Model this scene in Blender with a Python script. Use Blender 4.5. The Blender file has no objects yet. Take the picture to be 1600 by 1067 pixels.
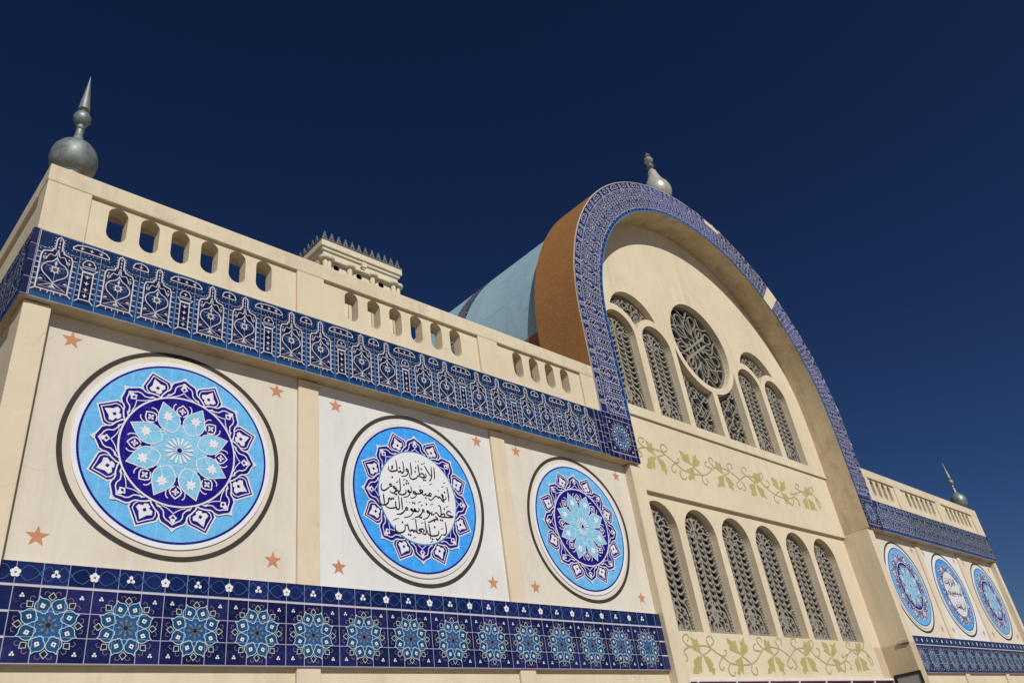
import bpy, bmesh, math, random
import numpy as np
from mathutils import Vector, Matrix
from mathutils.geometry import tessellate_polygon

random.seed(7)
R = math.radians
SC = bpy.context.scene
COL = SC.collection

# ------------------------------------------------------------------ camera
cam_d = bpy.data.cameras.new("camera")
cam_d.sensor_fit = 'HORIZONTAL'
cam_d.sensor_width = 36.0
cam_d.lens = 27.843
cam_d.clip_start = 0.1
cam_d.clip_end = 5000.0
cam = bpy.data.objects.new("camera", cam_d)
COL.objects.link(cam)
yaw, pitch, roll = R(47.5598), R(30.6764), R(-8.8115)
fwd = Vector((math.sin(yaw) * math.cos(pitch), math.cos(yaw) * math.cos(pitch), math.sin(pitch)))
rt = Vector((math.cos(yaw), -math.sin(yaw), 0.0))
up = rt.cross(fwd)
r2 = rt * math.cos(roll) + up * math.sin(roll)
u2 = up * math.cos(roll) - rt * math.sin(roll)
cam.matrix_world = Matrix(((r2.x, u2.x, -fwd.x, 0.0), (r2.y, u2.y, -fwd.y, 0.0),
                           (r2.z, u2.z, -fwd.z, 1.6), (0, 0, 0, 1)))
SC.camera = cam

# ------------------------------------------------------------------ light
SUN_EL = R(36.6)
SUN_AZ = R(18.8)            # to the left of the facade normal
sdir = Vector((-math.sin(SUN_AZ) * math.cos(SUN_EL), -math.cos(SUN_AZ) * math.cos(SUN_EL), math.sin(SUN_EL)))
sun_d = bpy.data.lights.new("sun", 'SUN')
sun_d.energy = 3.8
sun_d.angle = R(0.53)
sun_d.color = (1.0, 0.965, 0.90)
sun = bpy.data.objects.new("sun", sun_d)
COL.objects.link(sun)
sun.rotation_euler = sdir.to_track_quat('Z', 'Y').to_euler()
sun.location = (-20, -40, 40)

world = bpy.data.worlds.new("World")
SC.world = world
world.use_nodes = True
wn = world.node_tree.nodes
wl = world.node_tree.links
wn.clear()
sky = wn.new('ShaderNodeTexSky')
sky.sky_type = 'NISHITA'
sky.sun_disc = False
sky.sun_elevation = SUN_EL
sky.sun_rotation = math.atan2(sdir.x, sdir.y)
sky.altitude = 0.0
sky.air_density = 1.0
sky.dust_density = 0.5
sky.ozone_density = 5.5
bg = wn.new('ShaderNodeBackground')
bg.inputs['Strength'].default_value = 0.05
wo = wn.new('ShaderNodeOutputWorld')
# deep desert sky, darkened as by a polarising filter
sk_m = wn.new('ShaderNodeVectorMath'); sk_m.operation = 'MULTIPLY'; sk_m.inputs[1].default_value = (0.43, 0.425, 0.468)
sk_g = wn.new('ShaderNodeGamma'); sk_g.inputs['Gamma'].default_value = 1.5
wl.new(sky.outputs['Color'], sk_m.inputs[0])
wl.new(sk_m.outputs[0], sk_g.inputs['Color'])
wl.new(sk_g.outputs['Color'], bg.inputs['Color'])
wl.new(bg.outputs['Background'], wo.inputs['Surface'])

SC.view_settings.view_transform = 'Standard'
SC.view_settings.look = 'None'
SC.view_settings.exposure = 0.0
SC.view_settings.gamma = 1.0
SC.render.engine = 'CYCLES'
SC.cycles.max_bounces = 8
SC.cycles.diffuse_bounces = 4

# ------------------------------------------------------------------ materials
def nt(name):
    m = bpy.data.materials.new(name)
    m.use_nodes = True
    t = m.node_tree
    b = t.nodes.get('Principled BSDF')
    return m, t, b

def ramp(t, fac, stops):
    r = t.nodes.new('ShaderNodeValToRGB')
    el = r.color_ramp.elements
    while len(el) < len(stops):
        el.new(0.5)
    for e, (p, c) in zip(el, stops):
        e.position = p
        e.color = (*c, 1.0)
    t.links.new(fac, r.inputs['Fac'])
    return r.outputs['Color']

def noise(t, vec, scale, detail=5.0, rough=0.6, dist=0.0):
    n = t.nodes.new('ShaderNodeTexNoise')
    n.inputs['Scale'].default_value = scale
    n.inputs['Detail'].default_value = detail
    n.inputs['Roughness'].default_value = rough
    n.inputs['Distortion'].default_value = dist
    t.links.new(vec, n.inputs['Vector'])
    return n.outputs['Fac']

def pos(t, scale=(1, 1, 1)):
    g = t.nodes.new('ShaderNodeNewGeometry')
    mp = t.nodes.new('ShaderNodeMapping')
    mp.inputs['Scale'].default_value = scale
    t.links.new(g.outputs['Position'], mp.inputs['Vector'])
    return mp.outputs['Vector']

def mixc(t, fac, a, b, mode='MIX'):
    m = t.nodes.new('ShaderNodeMix')
    m.data_type = 'RGBA'
    m.blend_type = mode
    for sock, v in ((m.inputs[0], fac), (m.inputs[6], a), (m.inputs[7], b)):
        if isinstance(v, (int, float)):
            sock.default_value = v
        elif isinstance(v, tuple):
            sock.default_value = (*v, 1.0) if len(v) == 3 else v
        else:
            t.links.new(v, sock)
    return m.outputs[2]

def math_n(t, op, a, b=None, c=None):
    n = t.nodes.new('ShaderNodeMath')
    n.operation = op
    for i, v in enumerate((a, b, c)):
        if v is None:
            continue
        if isinstance(v, (int, float)):
            n.inputs[i].default_value = v
        else:
            t.links.new(v, n.inputs[i])
    return n.outputs[0]

def bump(t, b, h, strength=0.2, dist=0.02):
    n = t.nodes.new('ShaderNodeBump')
    n.inputs['Strength'].default_value = strength
    n.inputs['Distance'].default_value = dist
    t.links.new(h, n.inputs['Height'])
    t.links.new(n.outputs['Normal'], b.inputs['Normal'])

def plaster(name, base, dark, stain, rough=0.9, streak=0.4, blotch=0.22):
    m, t, b = nt(name)
    p = pos(t)
    big = noise(t, p, 0.55, 6, 0.65)
    c1 = ramp(t, big, [(0.30, dark), (0.62, base)])
    st = noise(t, pos(t, (2.6, 2.6, 0.22)), 1.0, 6, 0.7)          # rain streaks run down the wall
    sf = ramp(t, st, [(0.52, (0, 0, 0)), (0.72, (1, 1, 1))])
    c2 = mixc(t, math_n(t, 'MULTIPLY', sf, streak), c1, stain)
    patch = noise(t, p, 2.3, 4, 0.5, 0.6)                         # trowel patches and touched-up paint
    pf = ramp(t, patch, [(0.60, (0, 0, 0)), (0.66, (1, 1, 1))])
    c3 = mixc(t, math_n(t, 'MULTIPLY', pf, 0.16), c2, tuple(min(1, x * 1.13) for x in base))
    vor = t.nodes.new('ShaderNodeTexVoronoi')                     # a few hairline cracks
    vor.feature = 'DISTANCE_TO_EDGE'
    vor.inputs['Scale'].default_value = 0.42
    wob = t.nodes.new('ShaderNodeVectorMath'); wob.operation = 'ADD'
    nz = t.nodes.new('ShaderNodeTexNoise'); nz.inputs['Scale'].default_value = 1.9; nz.inputs['Detail'].default_value = 6
    t.links.new(p, nz.inputs['Vector']); t.links.new(p, wob.inputs[0]); t.links.new(nz.outputs['Color'], wob.inputs[1])
    t.links.new(wob.outputs[0], vor.inputs['Vector'])
    cr = ramp(t, vor.outputs['Distance'], [(0.0, (1, 1, 1)), (0.006, (0, 0, 0))])
    gate = ramp(t, noise(t, p, 0.8, 2), [(0.52, (0, 0, 0)), (0.6, (1, 1, 1))])
    c4 = mixc(t, math_n(t, 'MULTIPLY', math_n(t, 'MULTIPLY', cr, gate), 0.4), c3, tuple(x * 0.55 for x in base))
    dn = noise(t, pos(t, (1.1, 1.1, 0.8)), 1.7, 7, 0.72, 0.4)         # blotches of dust and old damp
    df = ramp(t, dn, [(0.50, (0, 0, 0)), (0.74, (1, 1, 1))])
    c4 = mixc(t, math_n(t, 'MULTIPLY', df, blotch), c4, stain)
    t.links.new(c4, b.inputs['Base Color'])
    b.inputs['Roughness'].default_value = rough
    b.inputs['Specular IOR Level'].default_value = 0.25
    fine = math_n(t, 'ADD', noise(t, p, 38.0, 4), math_n(t, 'MULTIPLY', noise(t, p, 4.0, 3), 1.5))
    bump(t, b, fine, 0.22, 0.012)
    return m

def paint(name, c, rough=0.8, var=0.15, spec=0.3):
    m, t, b = nt(name)
    n = noise(t, pos(t), 5.0, 5, 0.7)
    t.links.new(ramp(t, n, [(0.3, tuple(x * (1 - var) for x in c)), (0.7, c)]), b.inputs['Base Color'])
    b.inputs['Roughness'].default_value = rough
    b.inputs['Specular IOR Level'].default_value = spec
    return m

def glaze(name, ca, cb, cc, grout=None, gw=0.028, rough=0.22, chunk=None, spec=0.5):
    """glazed ceramic: one shade per tile (tile id from the UV grid), pale grout lines, slightly uneven set"""
    m, t, b = nt(name)
    uv = t.nodes.new('ShaderNodeUVMap')
    fl = t.nodes.new('ShaderNodeVectorMath'); fl.operation = 'FLOOR'
    t.links.new(uv.outputs['UV'], fl.inputs[0])
    wnz = t.nodes.new('ShaderNodeTexWhiteNoise'); wnz.noise_dimensions = '2D'
    t.links.new(fl.outputs[0], wnz.inputs['Vector'])
    col = ramp(t, wnz.outputs['Value'], [(0.0, ca), (0.55, cb), (1.0, cc)])
    mott = noise(t, pos(t), 11.0, 4, 0.6)
    col = mixc(t, 0.35, col, ramp(t, mott, [(0.3, tuple(x * 0.7 for x in ca)), (0.7, tuple(min(1, x * 1.25) for x in cc))]))
    if chunk:
        cf = ramp(t, noise(t, pos(t), 0.55, 2, 0.4), [(0.52, (0, 0, 0)), (0.58, (1, 1, 1))])
        col = mixc(t, math_n(t, 'MULTIPLY', cf, 0.75), col, chunk)
    if grout:
        fr = t.nodes.new('ShaderNodeVectorMath'); fr.operation = 'FRACTION'
        t.links.new(uv.outputs['UV'], fr.inputs[0])
        sp = t.nodes.new('ShaderNodeSeparateXYZ')
        t.links.new(fr.outputs[0], sp.inputs[0])
        gx = math_n(t, 'LESS_THAN', sp.outputs[0], gw)
        gy = math_n(t, 'LESS_THAN', sp.outputs[1], gw)
        g = math_n(t, 'MAXIMUM', gx, gy)
        col = mixc(t, math_n(t, 'MULTIPLY', g, 0.75), col, grout)
    t.links.new(col, b.inputs['Base Color'])
    rr = ramp(t, wnz.outputs['Value'], [(0, (rough * .7,) * 3), (1, (rough * 1.5,) * 3)])
    t.links.new(rr, b.inputs['Roughness'])
    b.inputs['Specular IOR Level'].default_value = spec
    # every tile sits at its own very small angle, so reflections break up from tile to tile
    geo = t.nodes.new('ShaderNodeNewGeometry')
    sub = t.nodes.new('ShaderNodeVectorMath'); sub.operation = 'SUBTRACT'
    t.links.new(wnz.outputs['Color'], sub.inputs[0]); sub.inputs[1].default_value = (0.5, 0.5, 0.5)
    scl = t.nodes.new('ShaderNodeVectorMath'); scl.operation = 'SCALE'
    t.links.new(sub.outputs[0], scl.inputs[0]); scl.inputs['Scale'].default_value = 0.06
    add = t.nodes.new('ShaderNodeVectorMath'); add.operation = 'ADD'
    t.links.new(geo.outputs['Normal'], add.inputs[0]); t.links.new(scl.outputs[0], add.inputs[1])
    nrm = t.nodes.new('ShaderNodeVectorMath'); nrm.operation = 'NORMALIZE'
    t.links.new(add.outputs[0], nrm.inputs[0]); t.links.new(nrm.outputs[0], b.inputs['Normal'])
    return m

M = {}
M['cream'] = plaster('cream_plaster', (0.665, 0.575, 0.415), (0.60, 0.51, 0.36), (0.44, 0.36, 0.24))
M['panel'] = plaster('pale_cream_panel', (0.645, 0.59, 0.50), (0.60, 0.535, 0.44), (0.47, 0.39, 0.29))
M['white'] = plaster('whitewashed_panel', (0.67, 0.665, 0.645), (0.62, 0.60, 0.565), (0.50, 0.45, 0.38), streak=0.5)
M['buff'] = plaster('buff_pilaster', (0.66, 0.56, 0.415), (0.60, 0.50, 0.36), (0.46, 0.37, 0.24))
M['darksand'] = plaster('darker_sandy_plaster', (0.52, 0.425, 0.285), (0.46, 0.37, 0.24), (0.36, 0.28, 0.18))
M['tower'] = plaster('tower_render', (0.66, 0.59, 0.45), (0.60, 0.53, 0.39), (0.40, 0.33, 0.23))
M['coping'] = plaster('weathered_coping', (0.655, 0.565, 0.41), (0.58, 0.49, 0.345), (0.33, 0.27, 0.19), streak=0.55, blotch=0.4)
M['soffit'] = plaster('shade_toned_plaster', (0.56, 0.465, 0.315), (0.47, 0.375, 0.24), (0.28, 0.21, 0.125), streak=0.7, blotch=0.55)  # cream plaster with underside shade put into its base colour
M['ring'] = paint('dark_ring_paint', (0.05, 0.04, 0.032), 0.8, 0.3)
M['star'] = paint('terracotta_star_paint', (0.56, 0.25, 0.13), 0.85, 0.25)
M['vine'] = paint('olive_vine_paint', (0.45, 0.385, 0.145), 0.85, 0.22)
M['stem'] = paint('pale_vine_stem_paint', (0.45, 0.385, 0.19), 0.85, 0.25)
M['line'] = paint('white_glaze_line', (0.58, 0.56, 0.62), 0.3, 0.2, 0.5)
M['dull'] = paint('dull_grey_glaze_line', (0.46, 0.45, 0.47), 0.35, 0.25, 0.4)
M['pale'] = paint('pale_blue_white_line', (0.50, 0.58, 0.64), 0.3, 0.15, 0.5)
M['cyan2'] = paint('faint_blue_scroll', (0.02, 0.06, 0.18), 0.3, 0.2, 0.5)
M['dim'] = paint('dim_blue_brushwork', (0.06, 0.11, 0.24), 0.3, 0.2, 0.5)
M['mline'] = paint('medallion_white_line', (0.74, 0.72, 0.74), 0.3, 0.1, 0.5)
M['porc'] = paint('white_porcelain', (0.74, 0.735, 0.75), 0.25, 0.06, 0.5)
M['black'] = paint('black_brush_ink', (0.02, 0.016, 0.03), 0.4, 0.3)
M['orange'] = paint('ochre_glaze', (0.32, 0.19, 0.07), 0.35, 0.3)
M['ink'] = paint('dark_dot_and_vent_shade', (0.012, 0.01, 0.015), 0.3, 0.2, 0.5)
M['cyan'] = paint('cyan_scroll_line', (0.045, 0.17, 0.36), 0.3, 0.2, 0.5)
M['greyline'] = paint('faint_grey_scroll', (0.26, 0.20, 0.24), 0.4, 0.3)
M['fz_base'] = glaze('frieze_blue_tile', (0.009, 0.045, 0.14), (0.011, 0.056, 0.165), (0.014, 0.064, 0.185), (0.26, 0.35, 0.46), 0.036, 0.2)
M['fz_navy'] = glaze('frieze_navy_tile', (0.004, 0.006, 0.022), (0.005, 0.007, 0.028), (0.007, 0.008, 0.046), (0.22, 0.27, 0.38), 0.034, 0.2)
M['fz_mid'] = glaze('frieze_midblue_tile', (0.006, 0.014, 0.052), (0.007, 0.018, 0.066), (0.009, 0.024, 0.085), (0.24, 0.31, 0.42), 0.034, 0.2)
VIO = (0.05, 0.062, 0.26)
M['ar_base'] = glaze('arch_blue_tile', (0.010, 0.036, 0.14), (0.013, 0.045, 0.17), (0.017, 0.052, 0.19), (0.30, 0.38, 0.52), 0.045, 0.18, chunk=VIO)
M['ar_navy'] = glaze('arch_navy_tile', (0.006, 0.008, 0.034), (0.009, 0.010, 0.052), (0.016, 0.014, 0.09), (0.28, 0.30, 0.46), 0.04, 0.18, chunk=VIO)
M['ar_mid'] = glaze('arch_midblue_tile', (0.009, 0.018, 0.08), (0.012, 0.022, 0.11), (0.016, 0.028, 0.15), (0.30, 0.35, 0.50), 0.045, 0.18, chunk=VIO)
M['violet'] = glaze('plain_violet_tile', (0.005, 0.006, 0.032), (0.007, 0.008, 0.045), (0.012, 0.011, 0.075), (0.40, 0.40, 0.52), 0.03, 0.2)
M['edge'] = glaze('turquoise_edge_tile', (0.05, 0.20, 0.40), (0.07, 0.26, 0.48), (0.09, 0.28, 0.50), None, 0, 0.2)
M['rs_base'] = glaze('rosette_navy_tile', (0.0035, 0.005, 0.028), (0.006, 0.008, 0.052), (0.016, 0.016, 0.105), (0.46, 0.46, 0.53), 0.034, 0.18)
M['rs_top'] = glaze('border_navy_tile', (0.004, 0.008, 0.042), (0.007, 0.011, 0.068), (0.012, 0.018, 0.105), (0.38, 0.40, 0.50), 0.03, 0.18)
M['rs_petal'] = glaze('teal_petal_glaze', (0.008, 0.055, 0.13), (0.010, 0.066, 0.155), (0.013, 0.076, 0.175), (0.36, 0.42, 0.50), 0.02, 0.2)
M['rs_core'] = glaze('azure_core_glaze', (0.008, 0.075, 0.22), (0.011, 0.09, 0.26), (0.014, 0.10, 0.28), (0.40, 0.46, 0.54), 0.02, 0.2)
M['grout'] = paint('thick_white_grout', (0.58, 0.54, 0.56), 0.7, 0.2)
M['md_sky'] = glaze('medallion_sky_tile', (0.125, 0.41, 0.73), (0.14, 0.44, 0.76), (0.155, 0.465, 0.78), (0.30, 0.58, 0.80), 0.022, 0.2)
M['md_azure'] = glaze('medallion_azure_tile', (0.045, 0.30, 0.80), (0.05, 0.33, 0.84), (0.06, 0.36, 0.86), (0.16, 0.46, 0.84), 0.022, 0.2)
M['md_navy'] = glaze('medallion_navy_tile', (0.010, 0.004, 0.16), (0.012, 0.005, 0.18), (0.016, 0.007, 0.21), (0.05, 0.05, 0.30), 0.018, 0.2)
M['md_pale'] = glaze('medallion_pale_tile', (0.20, 0.49, 0.70), (0.22, 0.52, 0.73), (0.24, 0.54, 0.74), (0.36, 0.60, 0.76), 0.022, 0.2)

def mosaic(name, c, d):
    m, t, b = nt(name)
    v = t.nodes.new('ShaderNodeTexVoronoi'); v.inputs['Scale'].default_value = 34.0
    t.links.new(pos(t), v.inputs['Vector'])
    bw = t.nodes.new('ShaderNodeRGBToBW'); t.links.new(v.outputs['Color'], bw.inputs[0])
    col = ramp(t, bw.outputs[0], [(0.15, d), (0.55, c), (0.9, tuple(min(1, x * 1.35) for x in c))])
    col = mixc(t, 0.3, col, ramp(t, noise(t, pos(t), 0.9, 5, 0.7), [(0.3, d), (0.7, c)]))
    t.links.new(col, b.inputs['Base Color'])
    b.inputs['Roughness'].default_value = 0.6
    bump(t, b, v.outputs['Distance'], 0.25, 0.01)
    return m
M['brown'] = mosaic('brown_mosaic', (0.35, 0.16, 0.047), (0.285, 0.127, 0.036))

def vaultmat():
    m, t, b = nt('pale_blue_vault_tile')
    p = pos(t)
    n = noise(t, p, 0.8, 6, 0.7)
    col = ramp(t, n, [(0.3, (0.26, 0.41, 0.50)), (0.7, (0.33, 0.48, 0.56))])
    st = ramp(t, noise(t, pos(t, (1.0, 3.0, 0.4)), 1.2, 6, 0.75), [(0.58, (0, 0, 0)), (0.75, (1, 1, 1))])
    col = mixc(t, math_n(t, 'MULTIPLY', st, 0.35), col, (0.33, 0.42, 0.44))
    vor = t.nodes.new('ShaderNodeTexVoronoi'); vor.feature = 'DISTANCE_TO_EDGE'; vor.inputs['Scale'].default_value = 0.5
    wob = t.nodes.new('ShaderNodeVectorMath'); wob.operation = 'ADD'
    nz = t.nodes.new('ShaderNodeTexNoise'); nz.inputs['Scale'].default_value = 1.2; nz.inputs['Detail'].default_value = 5
    t.links.new(p, nz.inputs['Vector']); t.links.new(p, wob.inputs[0]); t.links.new(nz.outputs['Color'], wob.inputs[1])
    t.links.new(wob.outputs[0], vor.inputs['Vector'])
    cr = ramp(t, vor.outputs['Distance'], [(0.0, (1, 1, 1)), (0.012, (0, 0, 0))])
    col = mixc(t, math_n(t, 'MULTIPLY', cr, 0.5), col, (0.14, 0.30, 0.38))
    sp = t.nodes.new('ShaderNodeSeparateXYZ'); t.links.new(p, sp.inputs[0])
    wav = math_n(t, 'ADD', sp.outputs[1], math_n(t, 'MULTIPLY', noise(t, p, 2.0, 3), 0.12))
    ly = math_n(t, 'LESS_THAN', math_n(t, 'FRACT', math_n(t, 'MULTIPLY', wav, 0.62)), 0.02)
    wz = math_n(t, 'ADD', sp.outputs[2], math_n(t, 'MULTIPLY', noise(t, p, 1.5, 3), 0.1))
    lz = math_n(t, 'LESS_THAN', math_n(t, 'FRACT', math_n(t, 'MULTIPLY', wz, 0.7)), 0.022)
    col = mixc(t, math_n(t, 'MULTIPLY', math_n(t, 'MAXIMUM', ly, lz), 0.4), col, (0.13, 0.27, 0.34))
    pt = ramp(t, noise(t, p, 1.1, 2, 0.3), [(0.55, (0, 0, 0)), (0.57, (1, 1, 1))])
    col = mixc(t, math_n(t, 'MULTIPLY', pt, 0.25), col, (0.36, 0.52, 0.58))
    t.links.new(col, b.inputs['Base Color'])
    b.inputs['Roughness'].default_value = 0.6
    bump(t, b, noise(t, p, 9, 4), 0.15, 0.02)
    return m
M['vault'] = vaultmat()
M['terra'] = plaster('terracotta_render', (0.30, 0.12, 0.075), (0.25, 0.10, 0.06), (0.18, 0.08, 0.05))

def metal(name, c, rough, met):
    m, t, b = nt(name)
    n = noise(t, pos(t, (3.0, 3.0, 0.9)), 2.6, 7, 0.75)
    t.links.new(ramp(t, n, [(0.3, tuple(x * 0.5 for x in c)), (0.62, c), (0.8, tuple(x * 1.25 for x in c))]), b.inputs['Base Color'])
    t.links.new(ramp(t, noise(t, pos(t), 7.0, 4), [(0.3, (rough * .8,) * 3), (0.7, (rough * 1.25,) * 3)]), b.inputs['Roughness'])
    b.inputs['Metallic'].default_value = met
    return m
M['silver'] = metal('weathered_silver_metal', (0.27, 0.30, 0.29), 0.5, 0.4)
M['pearl'] = metal('pale_painted_metal', (0.50, 0.50, 0.44), 0.38, 0.15)
M['darkmetal'] = metal('grey_metal', (0.22, 0.23, 0.22), 0.5, 0.5)
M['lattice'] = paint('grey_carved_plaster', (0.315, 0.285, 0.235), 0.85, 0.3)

def glassmat():
    m, t, b = nt('dark_window_glass')
    n = noise(t, pos(t), 1.4, 4)
    t.links.new(ramp(t, n, [(0.3, (0.010, 0.014, 0.012)), (0.7, (0.03, 0.042, 0.036))]), b.inputs['Base Color'])
    b.inputs['Roughness'].default_value = 0.12
    return m
M['glass'] = glassmat()
M['whiteframe'] = paint('white_window_frame', (0.72, 0.68, 0.64), 0.5, 0.1)
M['blackframe'] = paint('black_board_frame', (0.018, 0.018, 0.02), 0.4, 0.2)
M['greyboard'] = paint('grey_board', (0.34, 0.31, 0.30), 0.5, 0.1)
M['maroon'] = paint('maroon_trim', (0.16, 0.03, 0.05), 0.5, 0.2)

def groundmat():
    m, t, b = nt('sandy_paving')
    p = pos(t)
    n = noise(t, p, 0.3, 8, 0.65)
    col = ramp(t, n, [(0.3, (0.29, 0.24, 0.175)), (0.7, (0.37, 0.31, 0.23))])
    br = t.nodes.new('ShaderNodeTexBrick')
    br.inputs['Scale'].default_value = 1.6
    br.inputs['Mortar Size'].default_value = 0.012
    t.links.new(p, br.inputs['Vector'])
    br.inputs['Color1'].default_value = (0.97, 0.97, 0.97, 1); br.inputs['Color2'].default_value = (1, 1, 1, 1)
    br.inputs['Mortar'].default_value = (0.7, 0.68, 0.62, 1)
    col = mixc(t, 1.0, col, br.outputs['Color'], 'MULTIPLY')
    t.links.new(col, b.inputs['Base Color'])
    b.inputs['Roughness'].default_value = 0.9
    return m
M['ground'] = groundmat()
# ------------------------------------------------------------------ mesh builder
class MB:
    """collects polygons with material keys and UVs; build() links them as ONE mesh object"""
    def __init__(self):
        self.v, self.f, self.m, self.uv, self.keys, self.sm = [], [], [], [], [], []

    def face(self, pts, mat, uvs=None, smooth=False):
        i = len(self.v)
        self.v.extend([tuple(p) for p in pts])
        self.f.append(tuple(range(i, i + len(pts))))
        if mat not in self.keys:
            self.keys.append(mat)
        self.m.append(self.keys.index(mat))
        self.uv.append(uvs if uvs else [(0.5, 0.5)] * len(pts))
        self.sm.append(smooth)

    def indexed(self, verts, faces, mat, smooth=False):
        b = len(self.v)
        self.v.extend([tuple(p) for p in verts])
        if mat not in self.keys:
            self.keys.append(mat)
        k = self.keys.index(mat)
        for f in faces:
            self.f.append(tuple(b + i for i in f))
            self.m.append(k)
            self.uv.append([(0.5, 0.5)] * len(f))
            self.sm.append(smooth)

    def box(self, x0, x1, y0, y1, z0, z1, mat, bev=0.0, skip=''):
        if bev > 0:
            bm = bmesh.new()
            bmesh.ops.create_cube(bm, size=1.0)
            for v in bm.verts:
                v.co = Vector(((x0 + x1) / 2 + v.co.x * (x1 - x0), (y0 + y1) / 2 + v.co.y * (y1 - y0), (z0 + z1) / 2 + v.co.z * (z1 - z0)))
            bmesh.ops.bevel(bm, geom=list(bm.edges), offset=bev, segments=2, affect='EDGES', profile=0.6)
            bm.verts.index_update()
            self.indexed([v.co for v in bm.verts], [[v.index for v in f.verts] for f in bm.faces], mat)
            bm.free()
            return
        V = [(x0, y0, z0), (x1, y0, z0), (x1, y1, z0), (x0, y1, z0), (x0, y0, z1), (x1, y0, z1), (x1, y1, z1), (x0, y1, z1)]
        F = {'b': (0, 3, 2, 1), 't': (4, 5, 6, 7), 'f': (0, 1, 5, 4), 'r': (1, 2, 6, 5), 'k': (2, 3, 7, 6), 'l': (3, 0, 4, 7)}
        self.indexed(V, [F[k] for k in F if k not in skip], mat)

    def lathe(self, prof, cx, cy, z0, mat, seg=32):
        n = len(prof)
        V, F = [], []
        for r, z in prof:
            for k in range(seg):
                a = 2 * math.pi * k / seg
                V.append((cx + max(r, 1e-4) * math.cos(a), cy + max(r, 1e-4) * math.sin(a), z0 + z))
        for i in range(n - 1):
            for k in range(seg):
                k2 = (k + 1) % seg
                F.append((i * seg + k, i * seg + k2, (i + 1) * seg + k2, (i + 1) * seg + k))
        F.append(tuple(range(seg))[::-1])
        F.append(tuple(range((n - 1) * seg, n * seg)))
        self.indexed(V, F, mat, True)

    def build(self, name, parent=None, loc=(0, 0, 0)):
        me = bpy.data.meshes.new(name)
        me.from_pydata(self.v, [], self.f)
        for k in self.keys:
            me.materials.append(M[k])
        me.polygons.foreach_set('material_index', self.m)
        me.polygons.foreach_set('use_smooth', self.sm)
        ul = me.uv_layers.new(name='UVMap')
        flat = [c for f in self.uv for p in f for c in p]
        ul.data.foreach_set('uv', flat)
        me.update()
        if any(self.sm):
            try:
                me.set_sharp_from_angle(angle=R(40))
            except Exception:
                pass
        o = bpy.data.objects.new(name, me)
        COL.objects.link(o)
        if parent:
            o.parent = parent
        o.location = loc
        return o

def root(name, label, cat, loc=(0, 0, 0), group=None):
    o = bpy.data.objects.new(name, None)
    COL.objects.link(o)
    o.location = loc
    o['label'] = label
    o['category'] = cat
    if group:
        o['group'] = group
    return o

def copy_tree(o, parent=None, loc=None):
    c = o.copy()
    COL.objects.link(c)
    c.parent = parent
    if loc is not None:
        c.location = loc
    for ch in [x for x in bpy.data.objects if x.parent == o]:
        copy_tree(ch, c)
    return c

# ------------------------------------------------------------------ flat pattern sheets
LAYER = 0.0022
class Sheet(MB):
    """2-D drawing laid on a real surface: fn(u, v, h) -> (x, y, z); h is how far it stands off the surface"""
    def __init__(self, fn, tile=0.2737, off=(0, 0)):
        super().__init__()
        self.fn, self.tile, self.off = fn, tile, off
        self.count, self.remap = 0, {}

    def _put(self, pts, mat, layer):
        h = layer * LAYER + (self.count % 60) * 3.0e-5
        mat = self.remap.get(mat, mat)
        self.face([self.fn(u, v, h) for u, v in pts], mat,
                  [((u - self.off[0]) / self.tile, (v - self.off[1]) / self.tile) for u, v in pts])

    def fill(self, pts, mat, layer=1):
        self.count += 1
        self._put(pts, mat, layer)

    def stroke(self, pts, w, mat, layer=2, closed=False, taper=False):
        self.count += 1
        p = [Vector(q) for q in pts]
        q = [p[0]]
        for a in p[1:]:
            if (a - q[-1]).length > 1e-5:
                q.append(a)
        if closed and (q[0] - q[-1]).length < 1e-5:
            q.pop()
        p = q
        n = len(p)
        if n < 2:
            return
        L, Rr = [], []
        for i in range(n):
            if closed:
                d0, d1 = p[i] - p[i - 1], p[(i + 1) % n] - p[i]
            else:
                d0 = p[i] - p[i - 1] if i else p[1] - p[0]
                d1 = p[i + 1] - p[i] if i < n - 1 else p[i] - p[i - 1]
            d0, d1 = d0.normalized(), d1.normalized()
            t = d0 + d1
            if t.length < 1e-4:
                t = d1.copy()
            t.normalize()
            nn = Vector((-t.y, t.x))
            k = 1.0 / max(0.55, abs(nn.dot(Vector((-d1.y, d1.x)))))
            ww = w / 2
            if taper:
                s = i / (n - 1)
                ww *= 0.45 + 0.75 * math.sin(math.pi * min(1, 0.12 + s * 0.8))
            L.append(p[i] + nn * ww * k)
            Rr.append(p[i] - nn * ww * k)
        for i in range(n if closed else n - 1):
            j = (i + 1) % n
            self._put([L[i], Rr[i], Rr[j], L[j]], mat, layer)

    def disc(self, c, r, mat, layer=1, seg=10):
        self.count += 1
        self._put([(c[0] + r * math.cos(2 * math.pi * k / seg), c[1] + r * math.sin(2 * math.pi * k / seg)) for k in range(seg)], mat, layer)

    def ring(self, c, r, w, mat, layer=2, seg=12):
        self.stroke([(c[0] + r * math.cos(2 * math.pi * k / seg), c[1] + r * math.sin(2 * math.pi * k / seg)) for k in range(seg)], w, mat, layer, True)

def smooth(pts, n=4, closed=False):
    """Catmull-Rom through the points"""
    P = [Vector(q) for q in pts]
    out = []
    m = len(P)
    for i in range(m if closed else m - 1):
        if closed:
            a, b, c, d = P[i - 1], P[i], P[(i + 1) % m], P[(i + 2) % m]
        else:
            a, b, c, d = P[max(0, i - 1)], P[i], P[i + 1], P[min(m - 1, i + 2)]
        for k in range(n):
            t = k / n
            out.append(tuple(0.5 * ((2 * b) + (c - a) * t + (2 * a - 5 * b + 4 * c - d) * t * t + (3 * b - a - 3 * c + d) * t ** 3)))
    if not closed:
        out.append(tuple(P[-1]))
    return out

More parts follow.
